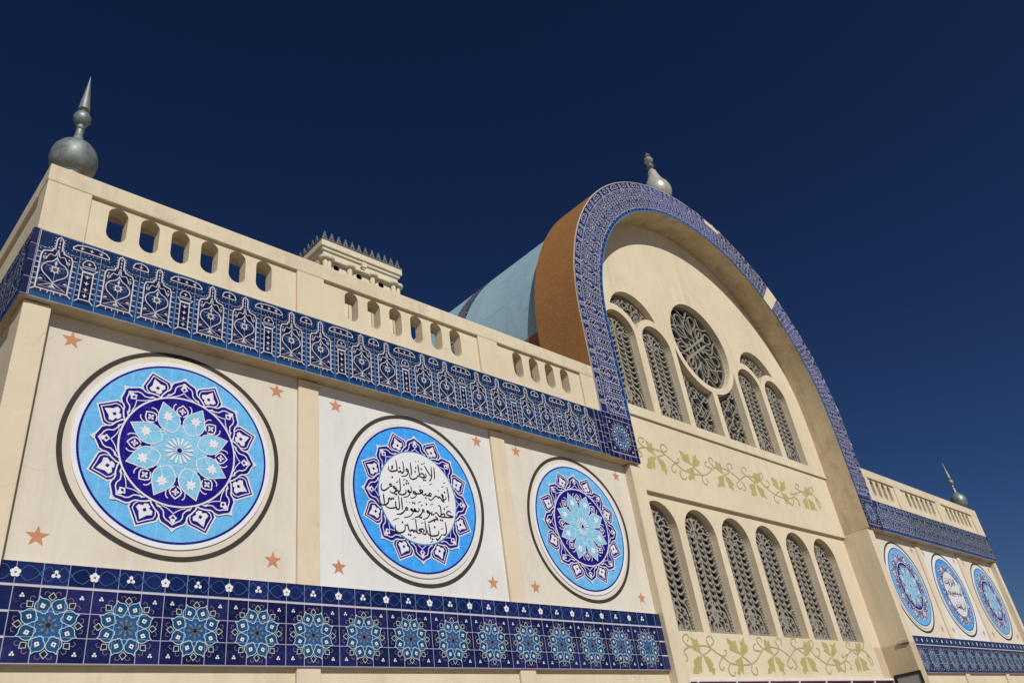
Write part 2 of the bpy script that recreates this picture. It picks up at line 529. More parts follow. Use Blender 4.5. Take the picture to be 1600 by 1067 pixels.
# ------------------------------------------------------------------ motifs of the upper frieze (period 5 tiles: bottle, column, bottle)
TP = 0.2737
PER = 5 * TP
def bottle(s, u, v0=0.0):
    P = lambda L: [(u + a, v0 + b) for a, b in L]
    half = [(-.195, .15), (-.197, .70), (-.175, .765), (-.075, .795), (-.068, .835), (-.042, .85), (-.040, 1.0), (-.026, 1.035), (0, 1.048)]
    out = half + [(-a, b) for a, b in reversed(half[:-1])]
    s.fill(P(out), 'fz_navy', 1)
    s.stroke(P(out), 0.0185, 'line', 3, True)
    for sg in (-1, 1):
        s.stroke(P(smooth([(sg * .175, .40), (sg * .18, .50), (sg * .15, .60), (sg * .17, .70)], 3)), .010, 'dim', 2)
        s.stroke(P(smooth([(sg * .05, .22), (sg * .10, .33), (sg * .16, .36), (sg * .175, .24)], 3)), .010, 'dim', 2)
        s.ring(P([(sg * .08, .50)])[0], .035, .009, 'dim', 3, 7)
        s.stroke(P([(sg * .195, .15), (sg * .245, .105)]), 0.0167, 'line', 3)
        for k in range(7):
            s.stroke(P([(sg * .205, .2 + k * .088), (sg * .252, .2 + k * .088)]), 0.0123, 'line', 2)
        s.stroke(P(smooth([(sg * .012, .80), (sg * .03, .725), (sg * .09, .735), (sg * .125, .665)])), 0.0114, 'line', 3)
        s.ring(P([(sg * .145, .655)])[0], .02, .012, 'line', 3, 8)
        s.disc(P([(sg * .15, .715)])[0], .012, 'line', 3, 6)
        s.fill(P([(sg * .12, .30), (sg * .185, .285), (sg * .15, .325)]), 'line', 3)
        s.disc(P([(sg * .09, .80 + .06)])[0], .008, 'line', 2, 5)
        for k in range(4):
            s.disc(P([(sg * .062, .88 + k * .05)])[0], .008, 'line', 2, 5)
        for k in range(3):
            s.disc(P([(sg * (.12 + k * .05), .84 - k * .025)])[0], .008, 'line', 2, 5)
        ov = smooth([(0, .70), (sg * .045, .63), (sg * .12, .585), (sg * .162, .50), (sg * .14, .42), (sg * .05, .34), (0, .285)], 4)
        s.fill(P(ov), 'fz_mid', 2)
        s.stroke(P(ov), 0.0141, 'line', 3)
    for k in range(4):
        s.stroke(P([(-.12 + k * .08, .145), (-.12 + k * .08, .105)]), 0.0123, 'line', 2)
    s.stroke(P([(-.165, .19), (.165, .19), (0, .275)]), 0.0123, 'line', 3, True)
    s.fill(P([(-.05, .205), (.05, .205), (0, .25)]), 'line', 3)
    s.fill(P([(.02, .205), (-.02, .205), (0, .29)]), 'line', 3)
    st = []
    for k in range(16):
        a = 2 * math.pi * k / 16
        r = .074 if k % 2 == 0 else .042
        st.append((r * math.cos(a), .50 + r * math.sin(a)))
    s.fill(P(st), 'line', 3)
    s.disc(P([(0, .50)])[0], .03, 'ink', 4, 8)
    s.disc(P([(0, .50)])[0], .012, 'orange', 5, 6)
    for b, r in ((.60, .02), (.63, .012), (.82, .013), (.88, .013), (.94, .013), (1.0, .011)):
        s.fill(P([(-r, b), (0, b - r * 1.5), (r, b), (0, b + r * 1.5)]), 'line', 3)
    s.stroke(P([(0, .68), (0, .82)]), 0.0070, 'line', 3)

def fleuron(s, u, v, r):
    s.fill([(u - r, v + r * .2), (u - r * .3, v + r * .1), (u, v + r), (u + r * .3, v + r * .1), (u + r, v + r * .2), (u + r * .35, v - r * .35), (u, v - r), (u - r * .35, v - r * .35)], 'line', 3)

def column_motif(s, u):
    P = lambda L: [(u + a, b) for a, b in L]
    body = [(-.07, .15), (-.07, .60), (.07, .60), (.07, .15)]
    s.fill(P(body), 'fz_navy', 1)
    s.stroke(P(body), 0.0158, 'line', 3, True)
    cap = [(-.07, .615), (-.115, .67), (.115, .67), (.07, .615)]
    s.stroke(P(cap), 0.0150, 'line', 3, True)
    dome = [(-.08, .70), (-.085, .74), (-.05, .80), (0, .82), (.05, .80), (.085, .74), (.08, .70)]
    s.fill(P(dome), 'fz_navy', 1)
    s.stroke(P(dome), 0.0123, 'line', 3, True)
    fleuron(s, u, .755, .032)
    for v in (.22, .325, .43, .535):
        fleuron(s, u, v, .036)
    for sg in (-1, 1):
        s.stroke(P([(sg * .07, .15), (sg * .118, .10)]), 0.0167, 'line', 3)
        for k in range(5):
            s.stroke(P([(sg * .078, .2 + k * .088), (sg * .12, .2 + k * .088)]), 0.0114, 'line', 2)
    for k in range(7):
        a = math.pi * k / 6
        s.disc((u + .12 * math.cos(a), .755 + .10 * math.sin(a)), 0.0070, 'line', 2, 5)

def top_dome(s, u, hw, n):
    d = [(u - hw, .935), (u - hw * 1.02, .965), (u - hw * .8, 1.02), (u - hw * .3, 1.045), (u + hw * .3, 1.045), (u + hw * .8, 1.02), (u + hw * 1.02, .965), (u + hw, .935)]
    s.fill(d, 'fz_navy', 1)
    s.stroke(d, .016, 'line', 3, True)
    for k in range(n):
        fleuron(s, u + (k - (n - 1) / 2) * .125, .985, .032)
    m = max(4, int(hw / .026))
    for k in range(m + 1):
        s.disc((u - hw * 1.05 + 2.1 * hw * k / m, .90), 0.0070, 'line', 2, 5)

def frieze_period(s, u0):
    """one repeat, starting half a tile-pair left of a bottle"""
    b1, cm, b2 = u0 + TP, u0 + 2.5 * TP, u0 + 4 * TP
    bottle(s, b1)
    column_motif(s, cm)
    bottle(s, b2)
    for b in (b1, b2):                                                # thin blue scroll round every neck
        for sg in (-1, 1):
            s.stroke(smooth([(b + sg * .30, .80), (b + sg * .14, .90), (b + sg * .10, .97), (b + sg * .11, 1.045)], 3), .012, 'fz_base', 1)
            for q in range(4):
                s.disc((b + sg * (.215 + .012 * (q % 2)), .30 + .11 * q + .045), .006, 'line', 2, 5)
    top_dome(s, cm, .235, 3)
    top_dome(s, u0 + 5 * TP, .105, 1)
    # blue field above the bottles, medium blue strip at the foot stays the base tile
    for c in (b1 - .27, cm - .145, cm + .145, b2 + .27):
        s._put([(c - .030, .085), (c + .030, .085), (c + .026, .72), (c - .026, .72)], 'fz_base', .4)

def frieze_run(fn, length, start=0.0, steps=None, remap=None, keep=None):
    """base tiles + band of motifs; u runs along, v 0..1.1 upwards"""
    s = Sheet(fn, TP, (start, 0))
    s.remap = remap or {}
    n = steps or 1
    for k in range(n):
        a, b = length * k / n, length * (k + 1) / n
        s._put([(a, 0), (b, 0), (b, .085), (a, .085)], 'fz_base', 0)
        s._put([(a, .085), (b, .085), (b, 1.07), (a, 1.07)], 'fz_mid', 0)
        s._put([(a, 1.07), (b, 1.07), (b, 1.10), (a, 1.10)], 'fz_base', 0)
    u = start
    while u + PER <= length + 0.02:
        if keep is not None and u > keep:
            s.remap = {'line': 'dull'}
        frieze_period(s, u)
        u += PER
    if u + 2 * TP <= length + 0.02:
        bottle(s, u + TP)
        u += 2 * TP
    return s, u

# ------------------------------------------------------------------ motifs of the lower frieze (rosettes of three tiles)
RP = 0.847
RT = RP / 3
def rosette(s, cx, cy, k=1.0):
    def Q(r, a):
        return (cx + k * r * math.cos(R(a)), cy + k * r * math.sin(R(a)))
    s.fill([Q(.20 + .055 * (j % 2), 22.5 * j + 11) for j in range(16)], 'rs_core', 1)
    for j in range(8):
        a = 22.5 + 45 * j
        half = [(0, .395), (4, .355), (12, .335), (19, .30), (21.6, .262), (19, .222), (13, .195), (10.5, .165)]
        h1, h2 = smooth(half, 3), None
        out = [Q(r, a - d) for d, r in h1] + [Q(.168, a - 5), Q(.15, a), Q(.168, a + 5)] + [Q(r, a + d) for d, r in reversed(h1[1:])]
        s.fill(out, 'rs_petal', 2)
        s.stroke(out, .0105 * k, 'pale', 4, True)
        s.fill([Q(.225, a), Q(.262, a - 8), Q(.305, a), Q(.262, a + 8)], 'porc', 4)
        s.disc(Q(.262, a), .012 * k, 'orange' if j % 3 else 'ink', 5, 6)
        b = 45 * j
        dm = [Q(.315, b), Q(.365, b - 7.5), Q(.42, b), Q(.365, b + 7.5)]
        s.fill(dm, 'ink', 2)
        s.stroke(dm, .009 * k, 'pale', 4, True)
        for sg in (-1, 1):
            s.stroke([Q(.40, b + sg * 4), Q(.435, b + sg * 8), Q(.43, b + sg * 13), Q(.395, b + sg * 14)], .0075 * k, 'greyline', 3)
        s.disc(Q(.092, a + 22.5), .019 * k, 'orange', 3, 6)
        s.stroke([Q(.03, a + 22.5), Q(.085, a + 22.5)], .008 * k, 'orange', 3)
        s.stroke([Q(.092, a + 22.5), Q(.13, a + 22.5)], .010 * k, 'orange', 3)
    s.disc(Q(0, 0), .03 * k, 'ink', 4, 8)

def small_flower(s, c, r, n, mat='porc', eye='orange', layer=3):
    for j in range(n):
        a = 2 * math.pi * j / n + math.pi / 2
        s.disc((c[0] + r * .6 * math.cos(a), c[1] + r * .6 * math.sin(a)), r * .46, mat, layer, 8)
    s.disc(c, r * .42, mat, layer, 8)
    if eye:
        s.disc(c, r * .26, eye, layer + 2, 6)

def rosette_frieze(fn, length, lead, count):
    """v 0 .. 1.11: three rows of tiles, a white joint, one border row"""
    rr = .2765
    s = Sheet(fn, RT, (lead, 0))
    top0 = 3 * rr
    s.fn = fn
    # bases
    def put(u0, u1, v0, v1, mat, tu, tv, ou=lead, ov=0):
        s.face([fn(u0, v0, 0), fn(u1, v0, 0), fn(u1, v1, 0), fn(u0, v1, 0)], mat,
               [((u0 - ou) / tu, (v0 - ov) / tv), ((u1 - ou) / tu, (v0 - ov) / tv), ((u1 - ou) / tu, (v1 - ov) / tv), ((u0 - ou) / tu, (v1 - ov) / tv)])
    end = lead + count * RP
    put(lead, end, 0, top0, 'rs_base', RT, rr)
    put(0, lead, 0, top0, 'rs_top', max(lead, .1), rr, 0)
    put(end, length, 0, top0, 'rs_top', length - end, rr, end)
    put(0, length, top0, top0 + .022, 'grout', 1, 1)
    put(0, length, top0 + .022, 1.11, 'rs_top', RT, .2585, lead, top0 + .022)
    for v in (rr, 2 * rr):
        for a, b in ((0, lead), (end, length)):
            s.face([fn(a, v - .012, .003), fn(b, v - .012, .003), fn(b, v + .012, .003), fn(a, v + .012, .003)], 'grout')
    vt = top0 + .022 + .13
    rnd = random.Random(3)
    for i in range(count):
        c = lead + (i + .5) * RP
        rosette(s, c, 1.5 * rr, .86)
        for sx in (-1, 1):
            for sy in (-1, 1):
                p = (c + sx * .315, 1.5 * rr + sy * .315)
                small_flower(s, p, .027, 3, 'porc', 'orange')
                s.stroke(smooth([p, (p[0] + sx * .04, p[1] - sy * .08), (p[0] + sx * .085, p[1] - sy * .03), (p[0] + sx * .06, p[1] + sy * .04)], 3), .006, 'cyan2', 2)
        u0 = lead + i * RP
        small_flower(s, (u0, vt), .056, 5, 'porc', 'orange')
        small_flower(s, (u0 + RP / 2, vt), .05, 3, 'porc', 'ink')
        for sg in (-1, 1):
            for sv in (-1, 1):
                s.stroke(smooth([(u0 + sg * .05, vt + sv * .02), (u0 + sg * .12, vt + sv * .085), (u0 + sg * .21, vt + sv * .05), (u0 + sg * .25, vt), (u0 + sg * .29, vt - sv * .045)], 3), .006, 'cyan', 2)
                s.stroke(smooth([(u0 + RP / 2 + sg * .03, vt + sv * .03), (u0 + RP / 2 + sg * .075, vt + sv * .09), (u0 + RP / 2 + sg * .13, vt + sv * .04), (u0 + RP / 2 + sg * .15, vt - sv * .02)], 3), .006, 'cyan', 2)
    return s
# ------------------------------------------------------------------ traced lettering and vines (metres on the wall)
INS_STROKES = [[(0.395,0.623),(0.391,0.552),(0.393,0.453),(0.383,0.392)],[(0.33,0.621),(0.329,0.521),(0.325,0.431),(0.292,0.362),(0.25,0.345)],[(0.177,0.613),(0.217,0.551),(0.269,0.481),(0.32,0.431)],[(0.186,0.467),(0.2,0.43),(0.185,0.398),(0.132,0.379),(0.064,0.387),(0.002,0.396)],[(0.031,0.401),(0.092,0.45),(0.138,0.447),(0.158,0.413),(0.121,0.382)],[(0.032,0.607),(0.042,0.53),(0.05,0.423)],[(0.002,0.396),(-0.007,0.36),(-0.055,0.328),(-0.107,0.311),(-0.156,0.33),(-0.169,0.376),(-0.16,0.416)],[(-0.135,0.616),(-0.126,0.529),(-0.119,0.443),(-0.128,0.373)],[(-0.19,0.435),(-0.22,0.44),(-0.235,0.461),(-0.216,0.484),(-0.195,0.468),(-0.187,0.431),(-0.207,0.389),(-0.255,0.347),(-0.345,0.325)],[(-0.297,0.61),(-0.287,0.529),(-0.283,0.443),(-0.306,0.4),(-0.34,0.39),(-0.36,0.42),(-0.384,0.392),(-0.405,0.397),(-0.43,0.431)],[(-0.448,0.607),(-0.43,0.513),(-0.43,0.436),(-0.459,0.407),(-0.537,0.381),(-0.59,0.389),(-0.61,0.423),(-0.602,0.463)],[(-0.513,0.493),(-0.536,0.47),(-0.521,0.458),(-0.531,0.437),(-0.561,0.422)],[(0.657,0.289),(0.669,0.182),(0.676,0.085),(0.668,0.016)],[(0.605,0.094),(0.614,0.066),(0.575,0.041),(0.54,0.046),(0.527,0.082),(0.52,0.13),(0.553,0.106),(0.542,0.055),(0.553,-0.001),(0.519,0.013),(0.483,0.056),(0.455,0.071),(0.436,0.054),(0.409,0.074),(0.38,0.079),(0.348,0.055),(0.303,0.01),(0.255,-0.014),(0.227,-0.006),(0.218,0.016)],[(0.261,0.052),(0.283,0.093),(0.256,0.113),(0.23,0.085),(0.262,0.061),(0.216,0.062),(0.176,0.058),(0.156,0.083),(0.124,0.055),(0.091,0.064),(0.07,0.084)],[(0.07,0.084),(0.101,0.113),(0.081,0.143),(0.029,0.13),(0.05,0.105),(0.089,0.106),(0.024,0.068),(-0.044,0.06),(-0.076,0.085),(-0.104,0.086),(-0.111,0.061),(-0.079,0.047),(-0.052,0.042),(-0.066,0.002),(-0.13,-0.036),(-0.186,-0.035)],[(-0.157,0.177),(-0.149,0.112),(-0.161,0.063),(-0.188,0.068),(-0.214,0.092),(-0.224,0.062),(-0.195,0.057),(-0.191,0.03),(-0.24,-0.024),(-0.329,-0.052)],[(-0.274,0.092),(-0.266,0.056),(-0.291,0.014),(-0.358,-0.01),(-0.412,-0.004),(-0.437,0.02)],[(-0.392,0.281),(-0.384,0.206),(-0.382,0.112),(-0.392,0.055),(-0.42,0.032),(-0.446,0.056),(-0.469,0.033),(-0.494,0.057)],[(-0.481,0.087),(-0.511,0.12),(-0.529,0.098),(-0.503,0.079),(-0.47,0.087),(-0.484,0.04),(-0.53,-0.004),(-0.583,-0.003),(-0.603,0.021)],[(-0.549,0.118),(-0.574,0.147),(-0.601,0.138),(-0.587,0.107),(-0.549,0.113)],[(-0.603,0.095),(-0.665,0.044),(-0.73,0.006),(-0.771,0.022),(-0.779,0.076),(-0.757,0.131)],[(0.691,-0.191),(0.67,-0.166),(0.622,-0.172),(0.595,-0.205),(0.626,-0.238),(0.731,-0.253),(0.657,-0.277),(0.538,-0.288),(0.456,-0.294),(0.434,-0.283)],[(0.446,-0.286),(0.497,-0.237),(0.545,-0.23),(0.546,-0.268),(0.503,-0.288)],[(0.409,-0.088),(0.46,-0.099),(0.469,-0.174),(0.459,-0.27),(0.417,-0.285),(0.391,-0.251),(0.359,-0.227),(0.31,-0.262)],[(0.323,-0.298),(0.361,-0.321),(0.381,-0.351),(0.323,-0.354),(0.288,-0.368),(0.227,-0.403),(0.18,-0.423),(0.159,-0.412)],[(0.269,-0.216),(0.254,-0.251),(0.209,-0.248),(0.183,-0.223),(0.154,-0.232),(0.174,-0.257),(0.213,-0.261),(0.192,-0.306),(0.142,-0.354),(0.061,-0.388)],[(0.102,-0.249),(0.082,-0.214),(0.059,-0.222),(0.062,-0.249),(0.102,-0.249)],[(0.057,-0.25),(0.024,-0.301),(-0.036,-0.35),(-0.115,-0.375)],[(-0.022,-0.196),(-0.009,-0.231),(-0.039,-0.263),(-0.073,-0.268),(-0.092,-0.234),(-0.113,-0.227),(-0.116,-0.255),(-0.083,-0.26),(-0.117,-0.271),(-0.149,-0.26),(-0.169,-0.235),(-0.192,-0.243),(-0.182,-0.265),(-0.15,-0.268),(-0.153,-0.307),(-0.224,-0.371),(-0.345,-0.41)],[(-0.247,-0.255),(-0.266,-0.226),(-0.295,-0.239),(-0.281,-0.269),(-0.247,-0.26)],[(-0.302,-0.263),(-0.349,-0.315),(-0.405,-0.354),(-0.491,-0.371)],[(-0.373,-0.062),(-0.368,-0.172),(-0.368,-0.281)],[(-0.436,-0.044),(-0.427,-0.134),(-0.422,-0.216),(-0.442,-0.274),(-0.485,-0.28),(-0.493,-0.244),(-0.526,-0.263),(-0.612,-0.284),(-0.684,-0.272),(-0.714,-0.24)],[(-0.744,-0.056),(-0.734,-0.143),(-0.726,-0.242)],[(-0.524,-0.077),(-0.543,-0.117),(-0.569,-0.102),(-0.592,-0.133),(-0.617,-0.11),(-0.639,-0.131),(-0.648,-0.187),(-0.692,-0.228),(-0.756,-0.248),(-0.816,-0.228),(-0.829,-0.176),(-0.809,-0.101)],[(0.54,-0.373),(0.55,-0.446),(0.551,-0.539),(0.527,-0.598),(0.479,-0.612),(0.451,-0.606)],[(0.439,-0.608),(0.393,-0.668),(0.342,-0.715),(0.309,-0.705),(0.306,-0.683)],[(0.171,-0.457),(0.179,-0.547),(0.191,-0.655),(0.19,-0.718)],[(0.365,-0.552),(0.38,-0.578),(0.352,-0.627),(0.281,-0.652),(0.191,-0.655),(0.138,-0.625),(0.132,-0.571)],[(0.092,-0.407),(0.1,-0.502),(0.106,-0.593),(0.086,-0.645),(0.048,-0.645),(0.016,-0.63)],[(0.028,-0.62),(0.064,-0.588),(0.033,-0.56),(-0.023,-0.572),(-0.046,-0.593),(0.007,-0.604),(-0.028,-0.636),(-0.085,-0.656)],[(-0.117,-0.393),(-0.102,-0.482),(-0.093,-0.562),(-0.094,-0.634),(-0.135,-0.603),(-0.159,-0.633),(-0.188,-0.601),(-0.223,-0.623),(-0.254,-0.618),(-0.267,-0.575),(-0.279,-0.523),(-0.302,-0.543),(-0.327,-0.52)],[(-0.339,-0.539),(-0.333,-0.592),(-0.363,-0.649),(-0.44,-0.68),(-0.502,-0.679),(-0.536,-0.634),(-0.531,-0.563)]]
INS_THIN = [[(0.102,0.625),(0.193,0.666)],[(-0.474,0.186),(-0.418,0.215)],[(-0.316,0.26),(-0.26,0.284)],[(0.254,0.268),(0.321,0.298)],[(0.529,0.268),(0.579,0.286)],[(0.574,0.35),(0.624,0.368)],[(-0.02,0.672),(-0.01,0.654)],[(0.044,0.684),(0.054,0.66)],[(0.452,0.207),(0.442,0.166)],[(0.043,0.219),(0.035,0.189)],[(-0.573,-0.484),(-0.448,-0.43)],[(-0.184,-0.42),(-0.139,-0.398)],[(0.009,-0.463),(0.055,-0.444)],[(0.432,-0.517),(0.492,-0.491)],[(-0.184,-0.738),(-0.118,-0.722)],[(0.179,-0.774),(0.237,-0.749)],[(-0.026,-0.108),(0.039,-0.07)],[(0.026,-0.152),(0.079,-0.13)],[(0.234,-0.108),(0.306,-0.079)],[(0.584,-0.096),(0.651,-0.072)],[(-0.08,-0.416),(-0.071,-0.442)],[(-0.268,-0.102),(-0.264,-0.129)],[(-0.203,-0.111),(-0.216,-0.145)]]
INS_DOTS = [(-0.02,0.538),(0.106,0.541),(-0.038,0.462),(0.134,0.34),(0.172,0.339),(-0.234,0.26),(-0.249,0.209),(-0.204,0.219),(-0.301,0.177),(-0.499,-0.018),(-0.467,-0.022),(-0.538,0.276),(0.591,0.18),(0.154,0.012),(-0.372,0.475),(0.444,-0.352),(0.484,-0.353),(0.55,-0.134),(0.252,-0.275),(0.286,-0.273),(-0.004,-0.36),(0.029,-0.363),(-0.138,-0.121),(-0.099,-0.125),(-0.499,-0.168),(-0.501,-0.209),(0.297,-0.496),(0.23,-0.714),(-0.384,-0.496),(-0.271,-0.691),(-0.231,-0.695),(0.155,-0.105),(0.303,-0.389)]
VINE_LEAVES = [[(-4.266,0.451),(-4.141,0.39),(-4.073,0.36),(-4.003,0.414),(-3.972,0.243),(-3.988,0.114),(-3.914,0.017),(-4.074,0.09),(-4.244,0.125),(-4.274,0.188),(-4.212,0.253)],[(-3.932,0.017),(-4.049,-0.156),(-4.106,-0.374),(-4.177,-0.313),(-4.235,-0.381),(-4.462,-0.382),(-4.431,-0.283),(-4.348,-0.221),(-4.339,-0.097),(-4.161,-0.016)],[(-3.902,0.004),(-3.719,-0.009),(-3.606,-0.087),(-3.568,-0.198),(-3.647,-0.24),(-3.533,-0.278),(-3.646,-0.429),(-3.724,-0.342),(-3.805,-0.326),(-3.814,-0.216),(-3.856,-0.154)],[(-2.727,0.459),(-2.485,0.365),(-2.348,0.403),(-2.33,0.284),(-2.35,0.181),(-2.222,0.049),(-2.483,0.111),(-2.685,0.157),(-2.716,0.224),(-2.634,0.259),(-2.73,0.324)],[(-1.925,0.491),(-1.954,0.345),(-1.834,0.279),(-1.879,0.157),(-2.076,0.075),(-2.23,0.032),(-2.235,0.15),(-2.153,0.271),(-2.168,0.408),(-2.108,0.358)],[(-2.25,0.031),(-2.27,-0.17),(-2.346,-0.402),(-2.413,-0.32),(-2.561,-0.418),(-2.623,-0.353),(-2.502,-0.205),(-2.598,-0.091),(-2.433,-0.045)],[(-0.965,0.471),(-0.805,0.411),(-0.706,0.457),(-0.699,0.306),(-0.725,0.198),(-0.676,0.071),(-0.902,0.141),(-1.077,0.208),(-0.975,0.264),(-1.006,0.334)],[(-0.699,0.057),(-0.787,-0.156),(-0.838,-0.364),(-0.926,-0.296),(-1.048,-0.358),(-1.203,-0.382),(-1.148,-0.262),(-1.037,-0.193),(-1.081,-0.072),(-0.912,0.0)],[(-0.652,0.05),(-0.436,0.007),(-0.352,-0.098),(-0.235,-0.15),(-0.342,-0.204),(-0.386,-0.398),(-0.48,-0.311),(-0.59,-0.311),(-0.594,-0.171),(-0.647,-0.102)],[(1.177,0.484),(1.304,0.43),(1.44,0.511),(1.488,0.397),(1.451,0.281),(1.224,0.125),(1.036,0.085),(1.0,0.178),(1.054,0.235),(1.031,0.348)],[(1.007,0.066),(0.928,-0.139),(0.926,-0.322),(0.819,-0.305),(0.715,-0.378),(0.582,-0.306),(0.696,-0.214),(0.606,-0.087),(0.717,0.024)],[(1.064,0.067),(1.284,0.032),(1.427,-0.059),(1.459,-0.134),(1.379,-0.191),(1.483,-0.339),(1.303,-0.302),(1.181,-0.303),(1.118,-0.156),(1.083,-0.064)],[(2.218,0.502),(2.497,0.442),(2.515,0.344),(2.477,0.108),(2.269,0.182),(2.15,0.258),(2.265,0.299),(2.16,0.394)],[(3.04,0.516),(2.966,0.354),(2.983,0.255),(2.759,0.132),(2.537,0.07),(2.534,0.187),(2.692,0.308),(2.676,0.447),(2.828,0.411)],[(2.523,0.051),(2.851,0.016),(2.959,-0.08),(2.843,-0.14),(3.023,-0.294),(2.798,-0.295),(2.636,-0.334),(2.618,-0.181),(2.6,-0.084)],[(4.378,0.553),(4.459,0.472),(4.677,0.561),(4.678,0.414),(4.519,0.265),(4.268,0.146),(4.211,0.28),(4.293,0.385)],[(4.225,0.116),(4.224,-0.067),(4.173,-0.309),(4.078,-0.249),(3.918,-0.33),(3.919,-0.15),(3.884,-0.05),(4.038,0.06)],[(4.303,0.117),(4.601,0.04),(4.715,-0.062),(4.615,-0.124),(4.761,-0.245),(4.449,-0.267),(4.286,-0.288),(4.317,-0.106)]]
VINE_STEMS = [[(-4.692,0.069),(-4.511,0.167),(-4.234,0.214),(-3.965,0.234),(-3.668,0.234),(-3.462,0.158),(-3.208,0.048),(-3.006,-0.047),(-2.802,-0.142),(-2.433,-0.171),(-2.038,-0.168),(-1.741,-0.114),(-1.468,0.009),(-1.25,0.152),(-0.975,0.264),(-0.679,0.278),(-0.333,0.242),(-0.02,0.14),(0.146,0.041)],[(0.146,0.041),(0.389,0.184),(0.679,0.272),(1.05,0.291),(1.384,0.242),(1.544,0.112),(1.802,0.002),(2.071,-0.098),(2.478,-0.132),(2.944,-0.1),(3.287,-0.006),(3.603,0.167),(3.984,0.296),(4.391,0.325),(4.839,0.272),(5.088,0.088),(5.114,-0.099)],[(-3.914,0.017),(-3.667,0.105),(-3.478,0.19)],[(-2.227,0.038),(-1.993,-0.083),(-1.87,-0.166)],[(-0.68,0.064),(-0.414,0.169),(-0.284,0.261)],[(1.036,0.085),(0.862,0.186),(0.674,0.264)],[(2.493,0.07),(2.247,-0.03),(2.092,-0.128)],[(4.261,0.137),(4.113,0.216),(3.984,0.296)],[(-4.268,0.204),(-4.478,0.246),(-4.574,0.355),(-4.505,0.452),(-4.354,0.473),(-4.33,0.394),(-4.415,0.328)],[(-3.478,0.19),(-3.608,0.301),(-3.585,0.416),(-3.439,0.471),(-3.323,0.391),(-3.344,0.308),(-3.478,0.255)],[(-4.692,0.069),(-4.577,0.009),(-4.571,-0.084),(-4.657,-0.116)],[(-3.131,0.017),(-2.934,0.037),(-2.877,0.153),(-2.968,0.135)],[(-3.115,-0.015),(-3.302,-0.148),(-3.325,-0.26),(-3.218,-0.292),(-3.125,-0.227)],[(-2.834,-0.143),(-2.98,-0.274),(-2.932,-0.403),(-2.783,-0.419),(-2.71,-0.338)],[(-1.87,-0.166),(-1.952,-0.318),(-1.805,-0.417),(-1.682,-0.316),(-1.728,-0.215)],[(-1.275,0.169),(-1.546,0.181),(-1.549,0.303),(-1.424,0.341)],[(-1.129,0.243),(-1.308,0.362),(-1.275,0.487),(-1.095,0.492),(-1.106,0.385)],[(-0.284,0.261),(-0.385,0.404),(-0.244,0.518),(-0.086,0.467),(-0.142,0.338)],[(0.146,0.041),(-0.101,-0.113),(-0.027,-0.238),(0.148,-0.2)],[(0.207,0.017),(0.332,-0.091),(0.352,-0.217),(0.19,-0.254)],[(0.635,0.263),(0.428,0.37),(0.495,0.503),(0.683,0.527),(0.691,0.414)],[(1.384,0.242),(1.657,0.401),(1.609,0.516),(1.456,0.473)],[(1.531,0.093),(1.784,0.097),(1.92,0.234),(1.774,0.327)],[(2.063,-0.109),(1.958,-0.28),(2.13,-0.374),(2.241,-0.279)],[(3.231,-0.018),(3.188,-0.196),(3.053,-0.314),(2.962,-0.256)],[(3.339,0.003),(3.557,-0.074),(3.573,-0.232),(3.464,-0.194)],[(3.618,0.187),(3.215,0.08),(3.244,0.18)],[(3.984,0.296),(3.684,0.371),(3.776,0.516),(3.933,0.5),(3.888,0.416)],[(4.391,0.325),(4.757,0.354),(4.927,0.526),(4.778,0.564)],[(5.088,0.088),(4.904,0.168),(4.901,0.044),(5.048,-0.141)]]
# ------------------------------------------------------------------ medallions
def pol(r, a):
    return (r * math.cos(R(a)), r * math.sin(R(a)))

def arcpts(r, n=72):
    return [pol(r, 360.0 * k / n) for k in range(n)]

